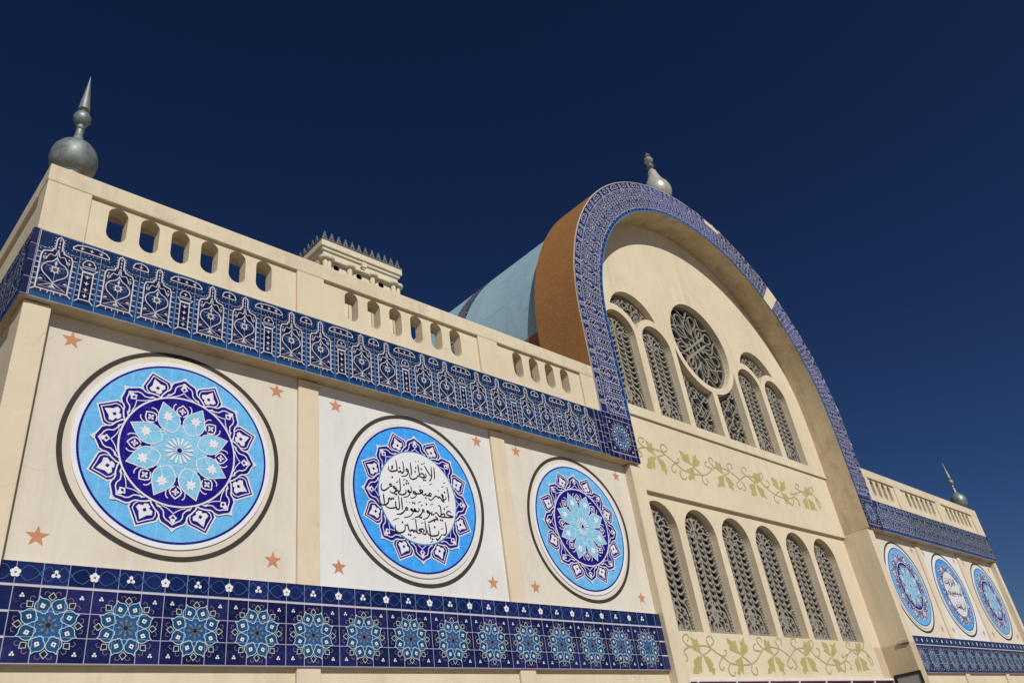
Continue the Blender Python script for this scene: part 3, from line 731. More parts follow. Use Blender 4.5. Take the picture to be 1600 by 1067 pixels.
def medallion_sheet(kind):
    s = Sheet(lambda u, v, h: (u, -0.018 - h, v), 0.262, (0.06, 0.03))
    n = 96
    outer = arcpts(1.385, n)
    s.fill(outer, 'porc' if kind == 'flower' else 'white', 0)
    for k in range(n):                                                # raised rim
        a, b = outer[k], outer[(k + 1) % n]
        s.face([(a[0], 0, a[1]), (b[0], 0, b[1]), (b[0], -.018, b[1]), (a[0], -.018, a[1])], 'porc' if kind == 'flower' else 'white')
    s.fill(arcpts(1.318, n), 'md_navy', 1)
    s.fill(arcpts(1.288, n), 'md_sky' if kind == 'flower' else 'md_azure', 2)
    # back row: eight pointed leaves at the odd angles
    for j in range(8):
        a = 22.5 + 45 * j
        half = [(8, .80), (10.6, .90), (11.8, .985), (11.0, 1.055), (5.6, 1.125), (0, 1.225)]
        out = [pol(r, a - d) for d, r in half] + [pol(r, a + d) for d, r in reversed(half[:-1])]
        s.fill(out, 'md_navy', 3)
        s.stroke(out, .020, 'mline', 4)
        inn = [(7.2, .90), (9.0, .985), (8.2, 1.04), (4.0, 1.095), (0, 1.17)]
        s.stroke([pol(r, a - d) for d, r in inn] + [pol(r, a + d) for d, r in reversed(inn[:-1])], .013, 'mline', 4)
        bl = [(0, .88), (3.0, .905), (2.4, .93), (6.0, .95), (6.6, 1.0), (3.2, 1.03), (2.2, 1.06), (0, 1.12)]
        s.fill([pol(r, a - d) for d, r in bl] + [pol(r, a + d) for d, r in reversed(bl[1:-1])], 'mline', 4)
        s.fill([pol(.945, a), pol(.975, a - 1.7), pol(1.005, a), pol(.975, a + 1.7)], 'md_navy', 5)
    # front row: eight ogee leaves
    for j in range(8):
        a = 45 * j
        half = [(24.0, .80), (20.5, .86), (16.0, .908), (12.6, .935), (11.2, .965), (10.6, 1.005), (8.6, 1.05), (5.2, 1.074), (2.4, 1.098), (0, 1.15)]
        out = [pol(r, a - d) for d, r in half] + [pol(r, a + d) for d, r in reversed(half[:-1])]
        s.fill(out, 'md_navy', 6)
        s.stroke(out, .020, 'mline', 7)
        i1 = [(18.5, .80), (15.5, .845), (11.0, .868), (8.4, .90), (7.4, .965), (5.6, 1.0), (2.6, 1.025), (0, 1.06)]
        s.stroke([pol(r, a - d) for d, r in i1] + [pol(r, a + d) for d, r in reversed(i1[:-1])], .016, 'mline', 7)
        i2 = [(13, .80), (10.5, .83), (6.0, .845), (2.5, .875), (0, .905)]
        s.stroke([pol(r, a - d) for d, r in i2] + [pol(r, a + d) for d, r in reversed(i2[:-1])], .012, 'mline', 7)
        lz = [(0, .915), (3.4, .965), (1.6, .995), (2.0, 1.01), (0, 1.05)]
        s.fill([pol(r, a - d) for d, r in lz] + [pol(r, a + d) for d, r in reversed(lz[1:-1])], 'mline', 8)
        s.fill([pol(.94, a), pol(.965, a - 1.6), pol(.985, a), pol(.965, a + 1.6)], 'md_navy', 9)
        for sg in (-1, 1):
            s.fill([pol(.835, a + sg * 17), pol(.87, a + sg * 14.5), pol(.845, a + sg * 11)], 'mline', 8)
            s.fill([pol(1.10, a + sg * .2), pol(1.105, a + sg * 2.4), pol(1.135, a)], 'mline', 8)
    if kind == 'flower':
        s.fill(arcpts(.822, 72), 'mline', 10)
        s.fill(arcpts(.797, 72), 'md_navy', 11)
        # small dark leaves with a white quatrefoil
        for j in range(8):
            a = 45 * j
            lf = [pol(.52, a - 1.5), pol(.56, a - 6.5), pol(.605, a - 8), pol(.65, a - 5.5), pol(.70, a), pol(.65, a + 5.5), pol(.605, a + 8), pol(.56, a + 6.5), pol(.52, a + 1.5)]
            s.stroke(lf, .017, 'mline', 12)
            c = pol(.605, a)
            for q in range(4):
                w = R(a + 90 * q)
                d = (math.cos(w), math.sin(w)); e = (-d[1], d[0])
                s.fill([c, (c[0] + d[0] * .03 + e[0] * .018, c[1] + d[1] * .03 + e[1] * .018), (c[0] + d[0] * .055, c[1] + d[1] * .055),
                        (c[0] + d[0] * .03 - e[0] * .018, c[1] + d[1] * .03 - e[1] * .018)], 'mline', 12)
            for sg in (-1, 1):
                s.stroke(smooth([pol(.60, a + sg * 12), pol(.66, a + sg * 11.5), pol(.70, a + sg * 9.5), pol(.71, a + sg * 7.5)], 3), .014, 'mline', 12)
        s.fill(arcpts(.40, 48), 'md_pale', 13)
        for j in range(8):
            a = 22.5 + 45 * j
            half = [(0, .27), (12, .31), (19, .385), (19.6, .45), (17.2, .52), (11.5, .595), (5.6, .66), (0, .745)]
            out = [pol(r, a - d) for d, r in half] + [pol(r, a + d) for d, r in reversed(half[1:-1])]
            s.fill(out, 'md_pale', 14)
            s.stroke(out, .0125, 'mline', 15, True)
            c = pol(.52, a)
            for q in range(7):                                        # seven-petalled white flower
                w = R(a + 360 / 7 * q)
                d = (math.cos(w), math.sin(w)); e = (-d[1], d[0])
                L = .092 if q % 2 == 0 else .08
                s.fill([c, (c[0] + d[0] * L * .5 + e[0] * .021, c[1] + d[1] * L * .5 + e[1] * .021), (c[0] + d[0] * L, c[1] + d[1] * L),
                        (c[0] + d[0] * L * .5 - e[0] * .021, c[1] + d[1] * L * .5 - e[1] * .021)], 'porc', 16)
            s.disc(c, .02, 'mline', 17, 8)
            for sg in (-1, 1):
                s.stroke(smooth([pol(.50, a), pol(.43, a + sg * 6), pol(.37, a + sg * 16), pol(.335, a + sg * 22)], 3), .007, 'mline', 15)
        for j in range(16):
            a = 22.5 * j + 11
            s.fill([pol(.05, a), pol(.13, a - 6.5), pol(.185, a - 4.5), pol(.20, a), pol(.185, a + 4.5), pol(.13, a + 6.5)], 'porc', 16)
            s.disc(pol(.235, a), .008, 'mline', 16, 6)
            s.disc(pol(.285, a + 11), .007, 'mline', 16, 6)
        s.disc((0, 0), .046, 'porc', 17, 12)
        s.disc((0, 0), .037, 'md_navy', 18, 12)
    else:
        s.fill(arcpts(.845, 72), 'edge', 10)
        s.fill(arcpts(.822, 72), 'porc', 11)
    return s

def inscription_sheet(strokes, thin, dots, w=0.036):
    s = Sheet(lambda u, v, h: (u, -0.018 - h, v), 0.3)
    base = 13
    for L in strokes:
        s.stroke(smooth([(a, b) for a, b in L], 4), w, 'black', base, False, True)
    for L in thin:
        s.stroke(L, w * .5, 'black', base)
    for a, b in dots:
        s.fill([(a - .02, b), (a, b - .024), (a + .02, b), (a, b + .024)], 'black', base)
    return s

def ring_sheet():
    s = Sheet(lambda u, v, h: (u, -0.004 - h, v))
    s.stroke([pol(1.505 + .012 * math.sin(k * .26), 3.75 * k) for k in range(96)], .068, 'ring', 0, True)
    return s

def star_sheet():
    s = Sheet(lambda u, v, h: (u, -0.004 - h, v))
    pts = []
    for k in range(10):
        r = .132 if k % 2 == 0 else .054
        pts.append(pol(r, 90 + 36 * k))
    s.fill(pts, 'star', 0)
    return s

# ------------------------------------------------------------------ pierced plaster lattices
def seg_dist(PX, PZ, a, b):
    dx, dz = b[0] - a[0], b[1] - a[1]
    L2 = dx * dx + dz * dz + 1e-12
    t = np.clip(((PX - a[0]) * dx + (PZ - a[1]) * dz) / L2, 0, 1)
    return np.hypot(PX - a[0] - t * dx, PZ - a[1] - t * dz)

def poly_sd(PX, PZ, poly):
    d = np.full(PX.shape, 1e9)
    ins = np.zeros(PX.shape, bool)
    n = len(poly)
    for i in range(n):
        a, b = poly[i], poly[(i + 1) % n]
        d = np.minimum(d, seg_dist(PX, PZ, a, b))
        if a[1] != b[1]:
            c = ((a[1] > PZ) != (b[1] > PZ)) & (PX < (b[0] - a[0]) * (PZ - a[1]) / (b[1] - a[1]) + a[0])
            ins ^= c
    return np.where(ins, d, -d)

def resample(poly, step):
    out = []
    n = len(poly)
    carry = 0.0
    for i in range(n):
        a, b = Vector(poly[i]), Vector(poly[(i + 1) % n])
        L = (b - a).length
        t = carry
        while t < L:
            out.append(tuple(a + (b - a) * (t / L)))
            t += step
        carry = t - L
    return out

def lattice_mesh(poly, strokes, y_front, depth, res=0.0145, border=0.085, bead=0.082, extra_holes=()):
    """poly: opening outline in (x, z); strokes: list of (points, half width). Returns an MB with a pierced plate."""
    xs = [p[0] for p in poly]; zs = [p[1] for p in poly]
    x0, x1, z0, z1 = min(xs) - res, max(xs) + res, min(zs) - res, max(zs) + res
    nx, nz = int((x1 - x0) / res) + 2, int((z1 - z0) / res) + 2
    gx = x0 + np.arange(nx) * res
    gz = z0 + np.arange(nz) * res
    PX, PZ = np.meshgrid(gx, gz, indexing='ij')
    ins = poly_sd(PX, PZ, poly)
    f = border - ins
    for pts, hw in strokes:
        for i in range(len(pts) - 1):
            w = hw[i] if isinstance(hw, (list, tuple)) else hw
            a, b = pts[i], pts[i + 1]
            ia0 = max(0, int((min(a[0], b[0]) - .12 - x0) / res)); ia1 = min(nx, int((max(a[0], b[0]) + .12 - x0) / res) + 2)
            iz0 = max(0, int((min(a[1], b[1]) - .12 - z0) / res)); iz1 = min(nz, int((max(a[1], b[1]) + .12 - z0) / res) + 2)
            if ia1 <= ia0 or iz1 <= iz0:
                continue
            sl = (slice(ia0, ia1), slice(iz0, iz1))
            f[sl] = np.maximum(f[sl], w - seg_dist(PX[sl], PZ[sl], a, b))
    # beads pierced through the border
    if bead:
        inner = []
        for p in resample(poly, bead):
            inner.append(p)
        cx, cz = sum(xs) / len(xs), sum(zs) / len(zs)
        eps = 1e-3
        for p in inner:
            gxn = poly_sd(np.array([p[0] + .03, p[0] - .03]), np.array([p[1], p[1]]), poly)
            gzn = poly_sd(np.array([p[0], p[0]]), np.array([p[1] + .03, p[1] - .03]), poly)
            g = Vector((gxn[0] - gxn[1], gzn[0] - gzn[1]))
            if g.length < 1e-6:
                continue
            g.normalize()
            q = (p[0] + g.x * border * .55, p[1] + g.y * border * .55)
            f = np.minimum(f, np.hypot(PX - q[0], PZ - q[1]) - .027)
    for c, r in extra_holes:
        f = np.minimum(f, np.hypot(PX - c[0], PZ - c[1]) - r)
    f = np.minimum(f, ins + res * .3)
    mb = MB()
    verts, faces, idx = [], [], {}
    def vid(key, p, back=False):
        k = (key, back)
        if k not in idx:
            idx[k] = len(verts)
            verts.append((p[0], y_front + (depth if back else 0), p[1]))
        return idx[k]
    F = f
    pos_ = F > 0
    for i in range(nx - 1):
        for j in range(nz - 1):
            c = (pos_[i, j], pos_[i + 1, j], pos_[i + 1, j + 1], pos_[i, j + 1])
            if not any(c):
                continue
            cor = ((i, j), (i + 1, j), (i + 1, j + 1), (i, j + 1))
            out, cut = [], []
            for k in range(4):
                a, b = cor[k], cor[(k + 1) % 4]
                if pos_[a]:
                    out.append(vid(('c',) + a, (gx[a[0]], gz[a[1]])))
                if pos_[a] != pos_[b]:
                    t = F[a] / (F[a] - F[b])
                    p = (gx[a[0]] + (gx[b[0]] - gx[a[0]]) * t, gz[a[1]] + (gz[b[1]] - gz[a[1]]) * t)
                    key = ('e',) + min(a, b) + max(a, b)
                    v = vid(key, p)
                    out.append(v)
                    cut.append((v, vid(key, p, True), bool(pos_[a])))
            faces.append(out)
            if len(cut) == 2:
                (a, ab, ain), (b, bb, bin_) = cut
                faces.append([a, b, bb, ab] if ain else [b, a, ab, bb])
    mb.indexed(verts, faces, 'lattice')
    return mb

def tall_strokes(hw, zb, zs):
    """leafy column lattice: rows of paired wings on a stem, a vase at the foot and a fan in the arch"""
    S = []
    top = zs + hw
    S.append(([(0, zb), (0, top - .1)], .026))
    z = zb + .80
    while z < zs + .12:
        for sg in (-1, 1):
            S.append(([(0, z + .115), (sg * .08, z + .01), (sg * .19, z - .035), (sg * .30, z + .05)], [.016, .026, .014]))
            S.append(([(sg * .30, z + .05), (sg * .38, z - .035), (sg * .48, z - .045), (sg * (hw - .09), z + .04)], [.016, .026, .014]))
        z += .172
    for sg in (-1, 1):
        S.append(([(sg * .30, zb + .78), (sg * .30, zs + .12)], .017))
        # vase and leaves at the foot
        S.append(([(0, zb + .30), (sg * .09, zb + .42), (sg * .10, zb + .56), (0, zb + .74)], .042))
        for (x0, z0, x1, z1, x2, z2, x3, z3) in ((.05, .72, .17, .78, .28, .68, .26, .52), (.10, .50, .24, .44, .33, .30, .32, .10), (.28, .62, .42, .56, .50, .40, .50, .22),
                                                 (.04, .34, .14, .27, .20, .16, .18, .05), (.36, .76, .50, .70, .58, .56, .60, .42), (.33, .30, .44, .28, .52, .18, .52, .06)):
            S.append((smooth([(sg * x0, zb + z0), (sg * x1, zb + z1), (sg * x2, zb + z2), (sg * x3, zb + z3)], 3), .022))
        for (x0, z0, x1, z1) in ((.12, .62, .24, .58), (.20, .36, .30, .42), (.40, .44, .46, .56), (.08, .14, .16, .20), (.38, .14, .46, .20)):
            S.append(([(sg * x0, zb + z0), (sg * x1, zb + z1)], .024))
        for a in (14, 38, 62, 83):
            S.append((smooth([(sg * .17 * math.cos(R(a)), zs + .10 + .17 * math.sin(R(a))), (sg * .38 * math.cos(R(a + 4)), zs + .06 + .38 * math.sin(R(a + 4))), (sg * (hw - .07) * math.cos(R(a)), zs + (hw - .07) * math.sin(R(a)))], 4), .019))
        S.append((smooth([(0, zs + .26), (sg * .15, zs + .2), (sg * .19, zs + .08), (sg * .08, zs + .0)], 4), .02))
        for a in (26, 50, 73):
            S.append((smooth([(sg * .44 * math.cos(R(a - 9)), zs + .05 + .44 * math.sin(R(a - 9))), (sg * .50 * math.cos(R(a)), zs + .05 + .50 * math.sin(R(a))), (sg * .44 * math.cos(R(a + 9)), zs + .05 + .44 * math.sin(R(a + 9)))], 3), .018))
    S.append(([(-.1, zb + .08), (.1, zb + .08)], .06))
    S.append(([(-hw, zb + .05), (hw, zb + .05)], .05))
    return S

def swirl_strokes(cx, cz, w, h, rows=3, cols=3, seed=1):
    rnd = random.Random(seed)
    S = []
    for i in range(cols):
        for j in range(rows):
            x = cx - w / 2 + w * (i + .5) / cols
            z = cz - h / 2 + h * (j + .5) / rows
            r = min(w / cols, h / rows) * .52
            sg = 1 if (i + j) % 2 else -1
            a0 = rnd.uniform(0, 360)
            S.append(([(x + r * (1 - .62 * k / 9) * math.cos(R(a0 + sg * 48 * k)), z + r * (1 - .62 * k / 9) * math.sin(R(a0 + sg * 48 * k))) for k in range(10)], .016))
            S.append(([(x - w / cols * .6, z - h / rows * .5), (x, z - h / rows * .1), (x + w / cols * .6, z + h / rows * .5)], .016))
            S.append(([(x - w / cols * .6, z + h / rows * .5), (x, z + h / rows * .15), (x + w / cols * .6, z - h / rows * .5)], .016))
    return S

def circle_strokes(cz):
    S = []
    P = lambda r, a: (r * math.cos(R(a)), cz + r * math.sin(R(a)))
    # crossing ladder in the middle, set on the diagonal
    for d in (-.15, .15):
        S.append(([(-.62, cz - .42 + d), (.62, cz + .42 + d)], .036))
    for t in (-.45, -.2, .05, .3):
        S.append(([(t * 1.0 + .10, cz + t * .68 - .27), (t * 1.0 - .10, cz + t * .68 + .27)], .036))
    for j in range(8):
        a = 45 * j + 12
        lp = [(.50, 0), (.66, 11), (.86, 12), (1.02, 5), (1.05, 0), (1.02, -5), (.86, -12), (.66, -11), (.50, 0)]
        S.append((smooth([P(r, a + d) for r, d in lp], 3), .019))
        b = a + 22.5
        lp = [(.78, 0), (.95, 8), (1.18, 9), (1.30, 0), (1.18, -9), (.95, -8), (.78, 0)]
        S.append((smooth([P(r, b + d) for r, d in lp], 3), .020))
        S.append((smooth([P(1.42, a - 12), P(1.22, a - 7), P(1.12, a), P(1.22, a + 7), P(1.42, a + 12)], 3), .020))
        S.append((smooth([P(.30, b), P(.46, b + 12), P(.62, b + 9), P(.80, b)], 3), .020))
        S.append(([P(.62, a), P(.92, a)], .02))
    return S
# ================================================================== SCENE
CX, CZ = 20.8, 12.1                 # centre of the great arch
RI, RO = 6.1, 7.2                   # inner / outer radius of its tiled face
YF = 10.0                           # plane of the tiled friezes
YP, YM, YW = 10.08, 10.22, 10.28    # end pilasters, mid pilasters, wall panels
YB = 10.19                          # rosette frieze
YU, YC, YL = 10.845, 10.905, 11.005  # the three steps of the recessed central wall
ZF0, ZF1 = 8.22, 9.33               # upper frieze
ZB0, ZB1 = 3.72, 4.83               # rosette frieze
KR = 0.972                          # right wing is a touch shorter

def xr(x):
    return 26.88 + (14.80 - x) * KR

# ---- ground
g = MB()
g.face([(-2500, -2500, 0), (2500, -2500, 0), (2500, 2500, 0), (-2500, 2500, 0)], 'ground')
go = g.build('ground')
go['kind'] = 'structure'
go['label'] = 'sandy paved ground in front of the building'

# ---- the building
B = root('market_building', 'long cream building with blue tiled friezes, round medallions and a huge tiled arch', 'building', (CX, 10.3, 0))
BX, BY = CX, 10.3

class _P:
    pass
def part(mb, name, parent=None, loc=(0, 0, 0), label=None):
    """children are built in world coordinates, then set back by the root's own position"""
    o = mb.build(name, parent or B, loc)
    if parent is None:
        o.location = Vector(loc) - B.location
    if label:
        o['label'] = label
    return o

def sheet_poly(mb, outer, holes, fn, mat):
    loops = [[Vector((x, z, 0)) for x, z in outer]] + [[Vector((x, z, 0)) for x, z in h] for h in holes]
    flat = [p for L in loops for p in L]
    tris = tessellate_polygon(loops)
    V = [fn(p.x, p.y) for p in flat]
    F = []
    for a, b, c in tris:
        pa, pb, pc = flat[a], flat[b], flat[c]
        cr = (pb.x - pa.x) * (pc.y - pa.y) - (pb.y - pa.y) * (pc.x - pa.x)
        F.append((a, b, c) if cr > 0 else (a, c, b))
    mb.indexed(V, F, mat)

def loop_tube(mb, loop, fn0, fn1, mat, smooth_=False):
    n = len(loop)
    for i in range(n):
        a, b = loop[i], loop[(i + 1) % n]
        mb.face([fn0(*a), fn0(*b), fn1(*b), fn1(*a)], mat)

def stadium(cx, z0, z1, w, n=10):
    r = w / 2
    return [(cx + r * math.cos(math.pi + math.pi * k / n), z0 + r + r * math.sin(math.pi + math.pi * k / n)) for k in range(n + 1)] + \
           [(cx + r * math.cos(math.pi * k / n), z1 - r + r * math.sin(math.pi * k / n)) for k in range(n + 1)]

# ---------------- wings
def wing(side):
    X = (lambda x: x) if side == 'l' else xr
    lo = lambda a, b: (min(X(a), X(b)), max(X(a), X(b)))
    w = MB()
    a, b = lo(1.83, 14.77)
    w.box(a, b, YW, 10.9, 0, 9.2, 'cream')
    e0, e1 = lo(1.83, 2.10)
    w.box(e0, e1, 10.901, 30, 0, 9.2, 'cream')                       # flank wall
    w.box(min(X(2.101), X(13.6)), max(X(2.101), X(13.6)), 10.902, 29.9, 9.0, 9.25, 'cream')   # roof deck
    part(w, 'wall')
    # pilasters
    for (p0, p1, y, mat) in ((1.80, 2.135, YP, 'cream'), (14.376, 14.80, YP, 'cream'), (5.90, 6.27, YM, 'buff'), (10.13, 10.50, YM, 'buff')):
        m = MB()
        q0, q1 = lo(p0, p1)
        m.box(q0, q1, y, YW - .001 if y == YM else 11.3 if p0 > 14 else 10.6, 0.0, ZF0 - .022, mat, 0.012)
        part(m, 'pilaster')
    # panels
    for i, (p0, p1) in enumerate(((2.14, 5.895), (6.275, 10.125), (10.505, 14.371))):
        m = MB()
        q0, q1 = lo(p0, p1)
        m.box(q0, q1, YW - .01, YW - .0005, ZB1 + .002, ZF0 - .004, 'white' if i == 1 else 'panel', skip='k')
        part(m, 'wall_panel', label='whitewashed wall panel' if i == 1 else None)
    # upper frieze body and tiles
    m = MB()
    f0, f1 = lo(1.724, 13.58)
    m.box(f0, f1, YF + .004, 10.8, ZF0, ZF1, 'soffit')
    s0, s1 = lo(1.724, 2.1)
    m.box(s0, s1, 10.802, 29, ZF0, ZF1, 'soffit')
    fb = part(m, 'frieze_body')
    if side == 'l':
        fn = lambda u, v, h: (1.72 + u, YF - h, ZF0 + .006 + v)
        L = 13.58 - 1.72
        s, _ = frieze_run(fn, L, .073)
    else:
        L = xr(1.72) - 28.0
        fn = lambda u, v, h: (28.0 + u, YF - h, ZF0 + .006 + v)
        s, _ = frieze_run(fn, L, .05, remap={'fz_base': 'ar_base', 'fz_navy': 'ar_navy', 'fz_mid': 'ar_mid'}, keep=2.6)
        s.remap = {}
        s._put([(2.84, 0.085), (L, 0.085), (L, 1.07), (2.84, 1.07)], 'fz_mid', .3)
    if side == 'l':
        s._put([(L - .27, 0), (L, 0), (L, 1.10), (L - .27, 1.10)], 'violet', 5)
        for q in (L - .27, L - .135):
            s.stroke([(q, 0), (q, 1.1)], .009, 'grout', 6)
        for q in range(1, 4):
            s.stroke([(L - .27, .275 * q), (L - .135, .275 * q)], .009, 'grout', 6)
            s.stroke([(L - .135, .275 * q - .1), (L, .275 * q - .1)], .009, 'grout', 6)
    c0, c1 = (0, .093) if side == 'l' else (L - .09, L)
    s._put([(c0, 0), (c1, 0), (c1, 1.10), (c0, 1.10)], 'violet', 6)
    s.stroke([((c1 if side == 'l' else c0), 0), ((c1 if side == 'l' else c0), 1.1)], .007, 'grout', 7)
    part(s, 'tile_frieze')
    if side == 'l':
        fs = lambda u, v, h: (1.72 - h, YF + 14 - u, ZF0 + .006 + v)
        s2 = Sheet(fs, TP)
        s2._put([(0, 0), (14, 0), (14, .085), (0, .085)], 'fz_base', 0)
        s2._put([(0, .085), (14, .085), (14, 1.065), (0, 1.065)], 'fz_mid', 0)
        s2._put([(0, 1.065), (14, 1.065), (14, 1.1), (0, 1.1)], 'fz_base', 0)
        for k in range(10):
            frieze_period(s2, 14 - .1 - PER * (k + 1))
        part(s2, 'tile_frieze')
    # rosette frieze
    m = MB()
    r0, r1 = lo(2.15, 14.372)
    m.box(r0, r1, YB + .003, YW - .001, ZB0, ZB1, 'grout', skip='k')
    if side == 'l':
        s = rosette_frieze(lambda u, v, h: (2.15 + u, YB - h * 1.0, ZB0 + v), 12.222, .167, 14)
        part(m, 'frieze_backing')
        part(s, 'rosette_frieze')
    else:
        LL = r1 - r0
        kk = (LL - .2) / (14 * RP)
        s = rosette_frieze(lambda u, v, h: (r0 + u * kk, YB - h, ZB0 + v), LL / kk, .167 / kk * .6, 14)
        part(m, 'frieze_backing')
        part(s, 'rosette_frieze')
    # parapet
    if side == 'l':
        groups = [[2.77 + .4735 * k for k in range(6)], [6.865 + .4925 * k for k in range(6)], [11.08 + .498 * k for k in range(4)]]
        piers = [(1.764, 2.36), (5.735, 6.262), (9.922, 10.462), (13.10, 13.575)]
    else:
        groups = [[28.70 + .482 * k for k in range(4)], [31.82 + .476 * k for k in range(6)], [35.86 + .472 * k for k in range(6)]]
        piers = [(28.0, 28.35), (30.60, 31.15), (34.65, 35.20), (38.72, xr(1.764))]
    pa = MB()
    x0, x1 = (1.77, 13.575) if side == 'l' else (28.01, xr(1.77))
    outer = [(x0, ZF1), (x1, ZF1), (x1, 10.222), (x0, 10.222)]
    holes = [stadium(c, 9.568, 10.19, .285) for G in groups for c in G]
    sheet_poly(pa, outer, holes, lambda x, z: (x, 10.06, z), 'cream')
    sheet_poly(pa, outer, holes, lambda x, z: (x, 10.27, z), 'cream')
    for h in holes:
        loop_tube(pa, h, lambda x, z: (x, 10.06, z), lambda x, z: (x, 10.27, z), 'cream')
    pa.box(x0, x1, 10.03, 10.2695, ZF1 - .01, ZF1 + .035, 'cream', 0.008)
    p_o = part(pa, 'parapet')
    for p0, p1 in piers:
        m = MB()
        m.box(p0, p1, 10.006, 10.40, ZF1 + .001, 10.221, 'cream', 0.008)
        part(m, 'parapet_pier')
    m = MB()
    c0, c1 = (1.755, 13.578) if side == 'l' else (28.005, xr(1.755))
    m.box(c0, c1, 10.0, 10.46, 10.223, 10.53, 'coping', 0.018)
    part(m, 'coping')
    if side == 'l':
        m = MB()
        m.box(1.80, 2.02, 10.402, 28.9, ZF1, 10.221, 'cream')
        for k in range(5):
            m.box(1.772, 2.04, 13.6 + 3.6 * k, 14.1 + 3.6 * k, ZF1, 10.221, 'cream', 0.008)
        part(m, 'parapet')
        m = MB()
        m.box(1.755, 2.2, 10.462, 29, 10.223, 10.53, 'coping', 0.018)
        part(m, 'coping')
    else:
        m = MB()
        m.box(xr(2.02), xr(1.80), 10.402, 28.9, ZF1, 10.221, 'cream')
        part(m, 'parapet')
        m = MB()
        m.box(xr(2.2), xr(1.755), 10.462, 29, 10.223, 10.53, 'cream', 0.014)
        part(m, 'coping')

wing('l')
wing('r')

# ---------------- medallions and stars
med_flower = medallion_sheet('flower')
med_text = medallion_sheet('text')
ringm = ring_sheet()
starm = star_sheet()
YPAN = YW - .01
first = {}
def place(mb, name, key, loc, parent=None, label=None):
    if key not in first:
        o = mb.build(name, parent or B, loc)
        first[key] = o
    else:
        o = first[key].copy()
        COL.objects.link(o)
        o.parent = parent or B
        for k in list(o.keys()):
            if k == 'label':
                del o[k]
    o.location = (Vector(loc) - B.location) if parent is None else Vector(loc)
    if label:
        o['label'] = label
    return o
for side in 'lr':
    for i, cx in enumerate((4.05, 8.22, 12.44)):
        c = cx if side == 'l' else (29.14, 33.27, 37.36)[2 - i]
        cz = 6.545 if i == 0 and side == 'l' else 6.50
        kind = 'text' if i == 1 else 'flower'
        mo = place(med_text if kind == 'text' else med_flower, 'medallion', 'med' + kind, (c, YPAN, cz),
                   label='round tile medallion with black Arabic lettering on white' if kind == 'text' else None)
        place(ringm, 'ring', 'ring', (0, 0, 0), mo)
        if kind == 'text':
            if side == 'l':
                ins = inscription_sheet(INS_STROKES, INS_THIN, INS_DOTS, .022)
            else:
                pick = [[(x * 1.02 - .01, z * 1.05 - .06) for x, z in L] for L in INS_STROKES[:22]]
                pick += [[(x * 1.02 - .03, z * 1.05 + .14) for x, z in L] for L in INS_STROKES[36:]]
                ins = inscription_sheet(pick, [], [(.1, .44), (-.2, .2), (.25, .02), (-.1, .52), (.05, -.62)], .026)
            ins.build('inscription', mo)
        dx0, dx1 = (-1.56, 1.48) if i == 0 else (-1.6, 1.56)
        if side == 'r':
            dx0, dx1 = dx0 * KR, dx1 * KR
        for dx in (dx0, dx1):
            for z in (7.89, 5.16):
                place(starm, 'star', 'star', (c + dx, YPAN, z))

# ---------------- great arch
NA = 96
def arch_loop(r, zb):
    L = [(CX - r, zb)] + [(CX - r, zb + (CZ - zb) * k / 6) for k in range(1, 6)]
    L += [(CX - r * math.cos(math.pi * k / NA), CZ + r * math.sin(math.pi * k / NA)) for k in range(NA + 1)]
    L += [(CX + r, zb + (CZ - zb) * k / 6) for k in range(5, 0, -1)] + [(CX + r, zb)]
    return L
a = MB()
Lo, Li = arch_loop(RO + .02, ZF0), arch_loop(RI, ZF0)
YAB = 11.47
for i in range(len(Lo) - 1):
    (ox0, oz0), (ox1, oz1), (ix0, iz0), (ix1, iz1) = Lo[i], Lo[i + 1], Li[i], Li[i + 1]
    sm = True
    a.face([(ox0, YF + .004, oz0), (ox0, YAB, oz0), (ox1, YAB, oz1), (ox1, YF + .004, oz1)], 'brown', None, False)
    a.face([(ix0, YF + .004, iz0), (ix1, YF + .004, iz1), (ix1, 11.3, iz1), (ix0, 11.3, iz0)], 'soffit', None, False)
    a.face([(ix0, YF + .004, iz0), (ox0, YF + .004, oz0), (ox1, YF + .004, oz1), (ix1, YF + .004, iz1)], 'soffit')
    a.face([(ix0, YAB, iz0), (ix1, YAB, iz1), (ox1, YAB, oz1), (ox0, YAB, oz0)], 'brown')
for sx in (-1, 1):
    x0, x1 = sorted((CX + sx * RI, CX + sx * (RO + .02)))
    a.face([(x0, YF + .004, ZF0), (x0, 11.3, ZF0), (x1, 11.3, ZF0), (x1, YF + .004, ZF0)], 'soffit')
arch = part(a, 'arch')
ZS = ZF1 + .02
LEG = CZ - ZS
RM = (RI + RO) / 2
TOT = 2 * LEG + math.pi * RM
NPER = 19
KS = TOT / (NPER * PER)
def arch_map(u, v, h):
    s = u * KS
    if s < LEG:
        return (CX - RI - v, YF - h, ZS + s)
    if s < LEG + math.pi * RM:
        t = (s - LEG) / RM
        return (CX - (RI + v) * math.cos(t), YF - h, CZ + (RI + v) * math.sin(t))
    return (CX + RI + v, YF - h, CZ - (s - LEG - math.pi * RM))
ARM = {'fz_base': 'ar_base', 'fz_navy': 'ar_navy', 'fz_mid': 'ar_mid'}
s, _ = frieze_run(arch_map, NPER * PER, 0.0, steps=150, remap=ARM)
n = 150
s.stroke([(NPER * PER * k / n, .014) for k in range(n + 1)], .026, 'edge', 6)
s.stroke([(NPER * PER * k / n, 1.094) for k in range(n + 1)], .012, 'grout', 6)
for v in (.855,):
    s.stroke([(NPER * PER * k / n, v) for k in range(n + 1)], .011, 'line', 2)
for k in range(int(NPER * 5)):
    s.stroke([(k * TP, .02), (k * TP, 1.08)], .0065, 'line', 2)
rr = random.Random(11)
u = LEG / KS
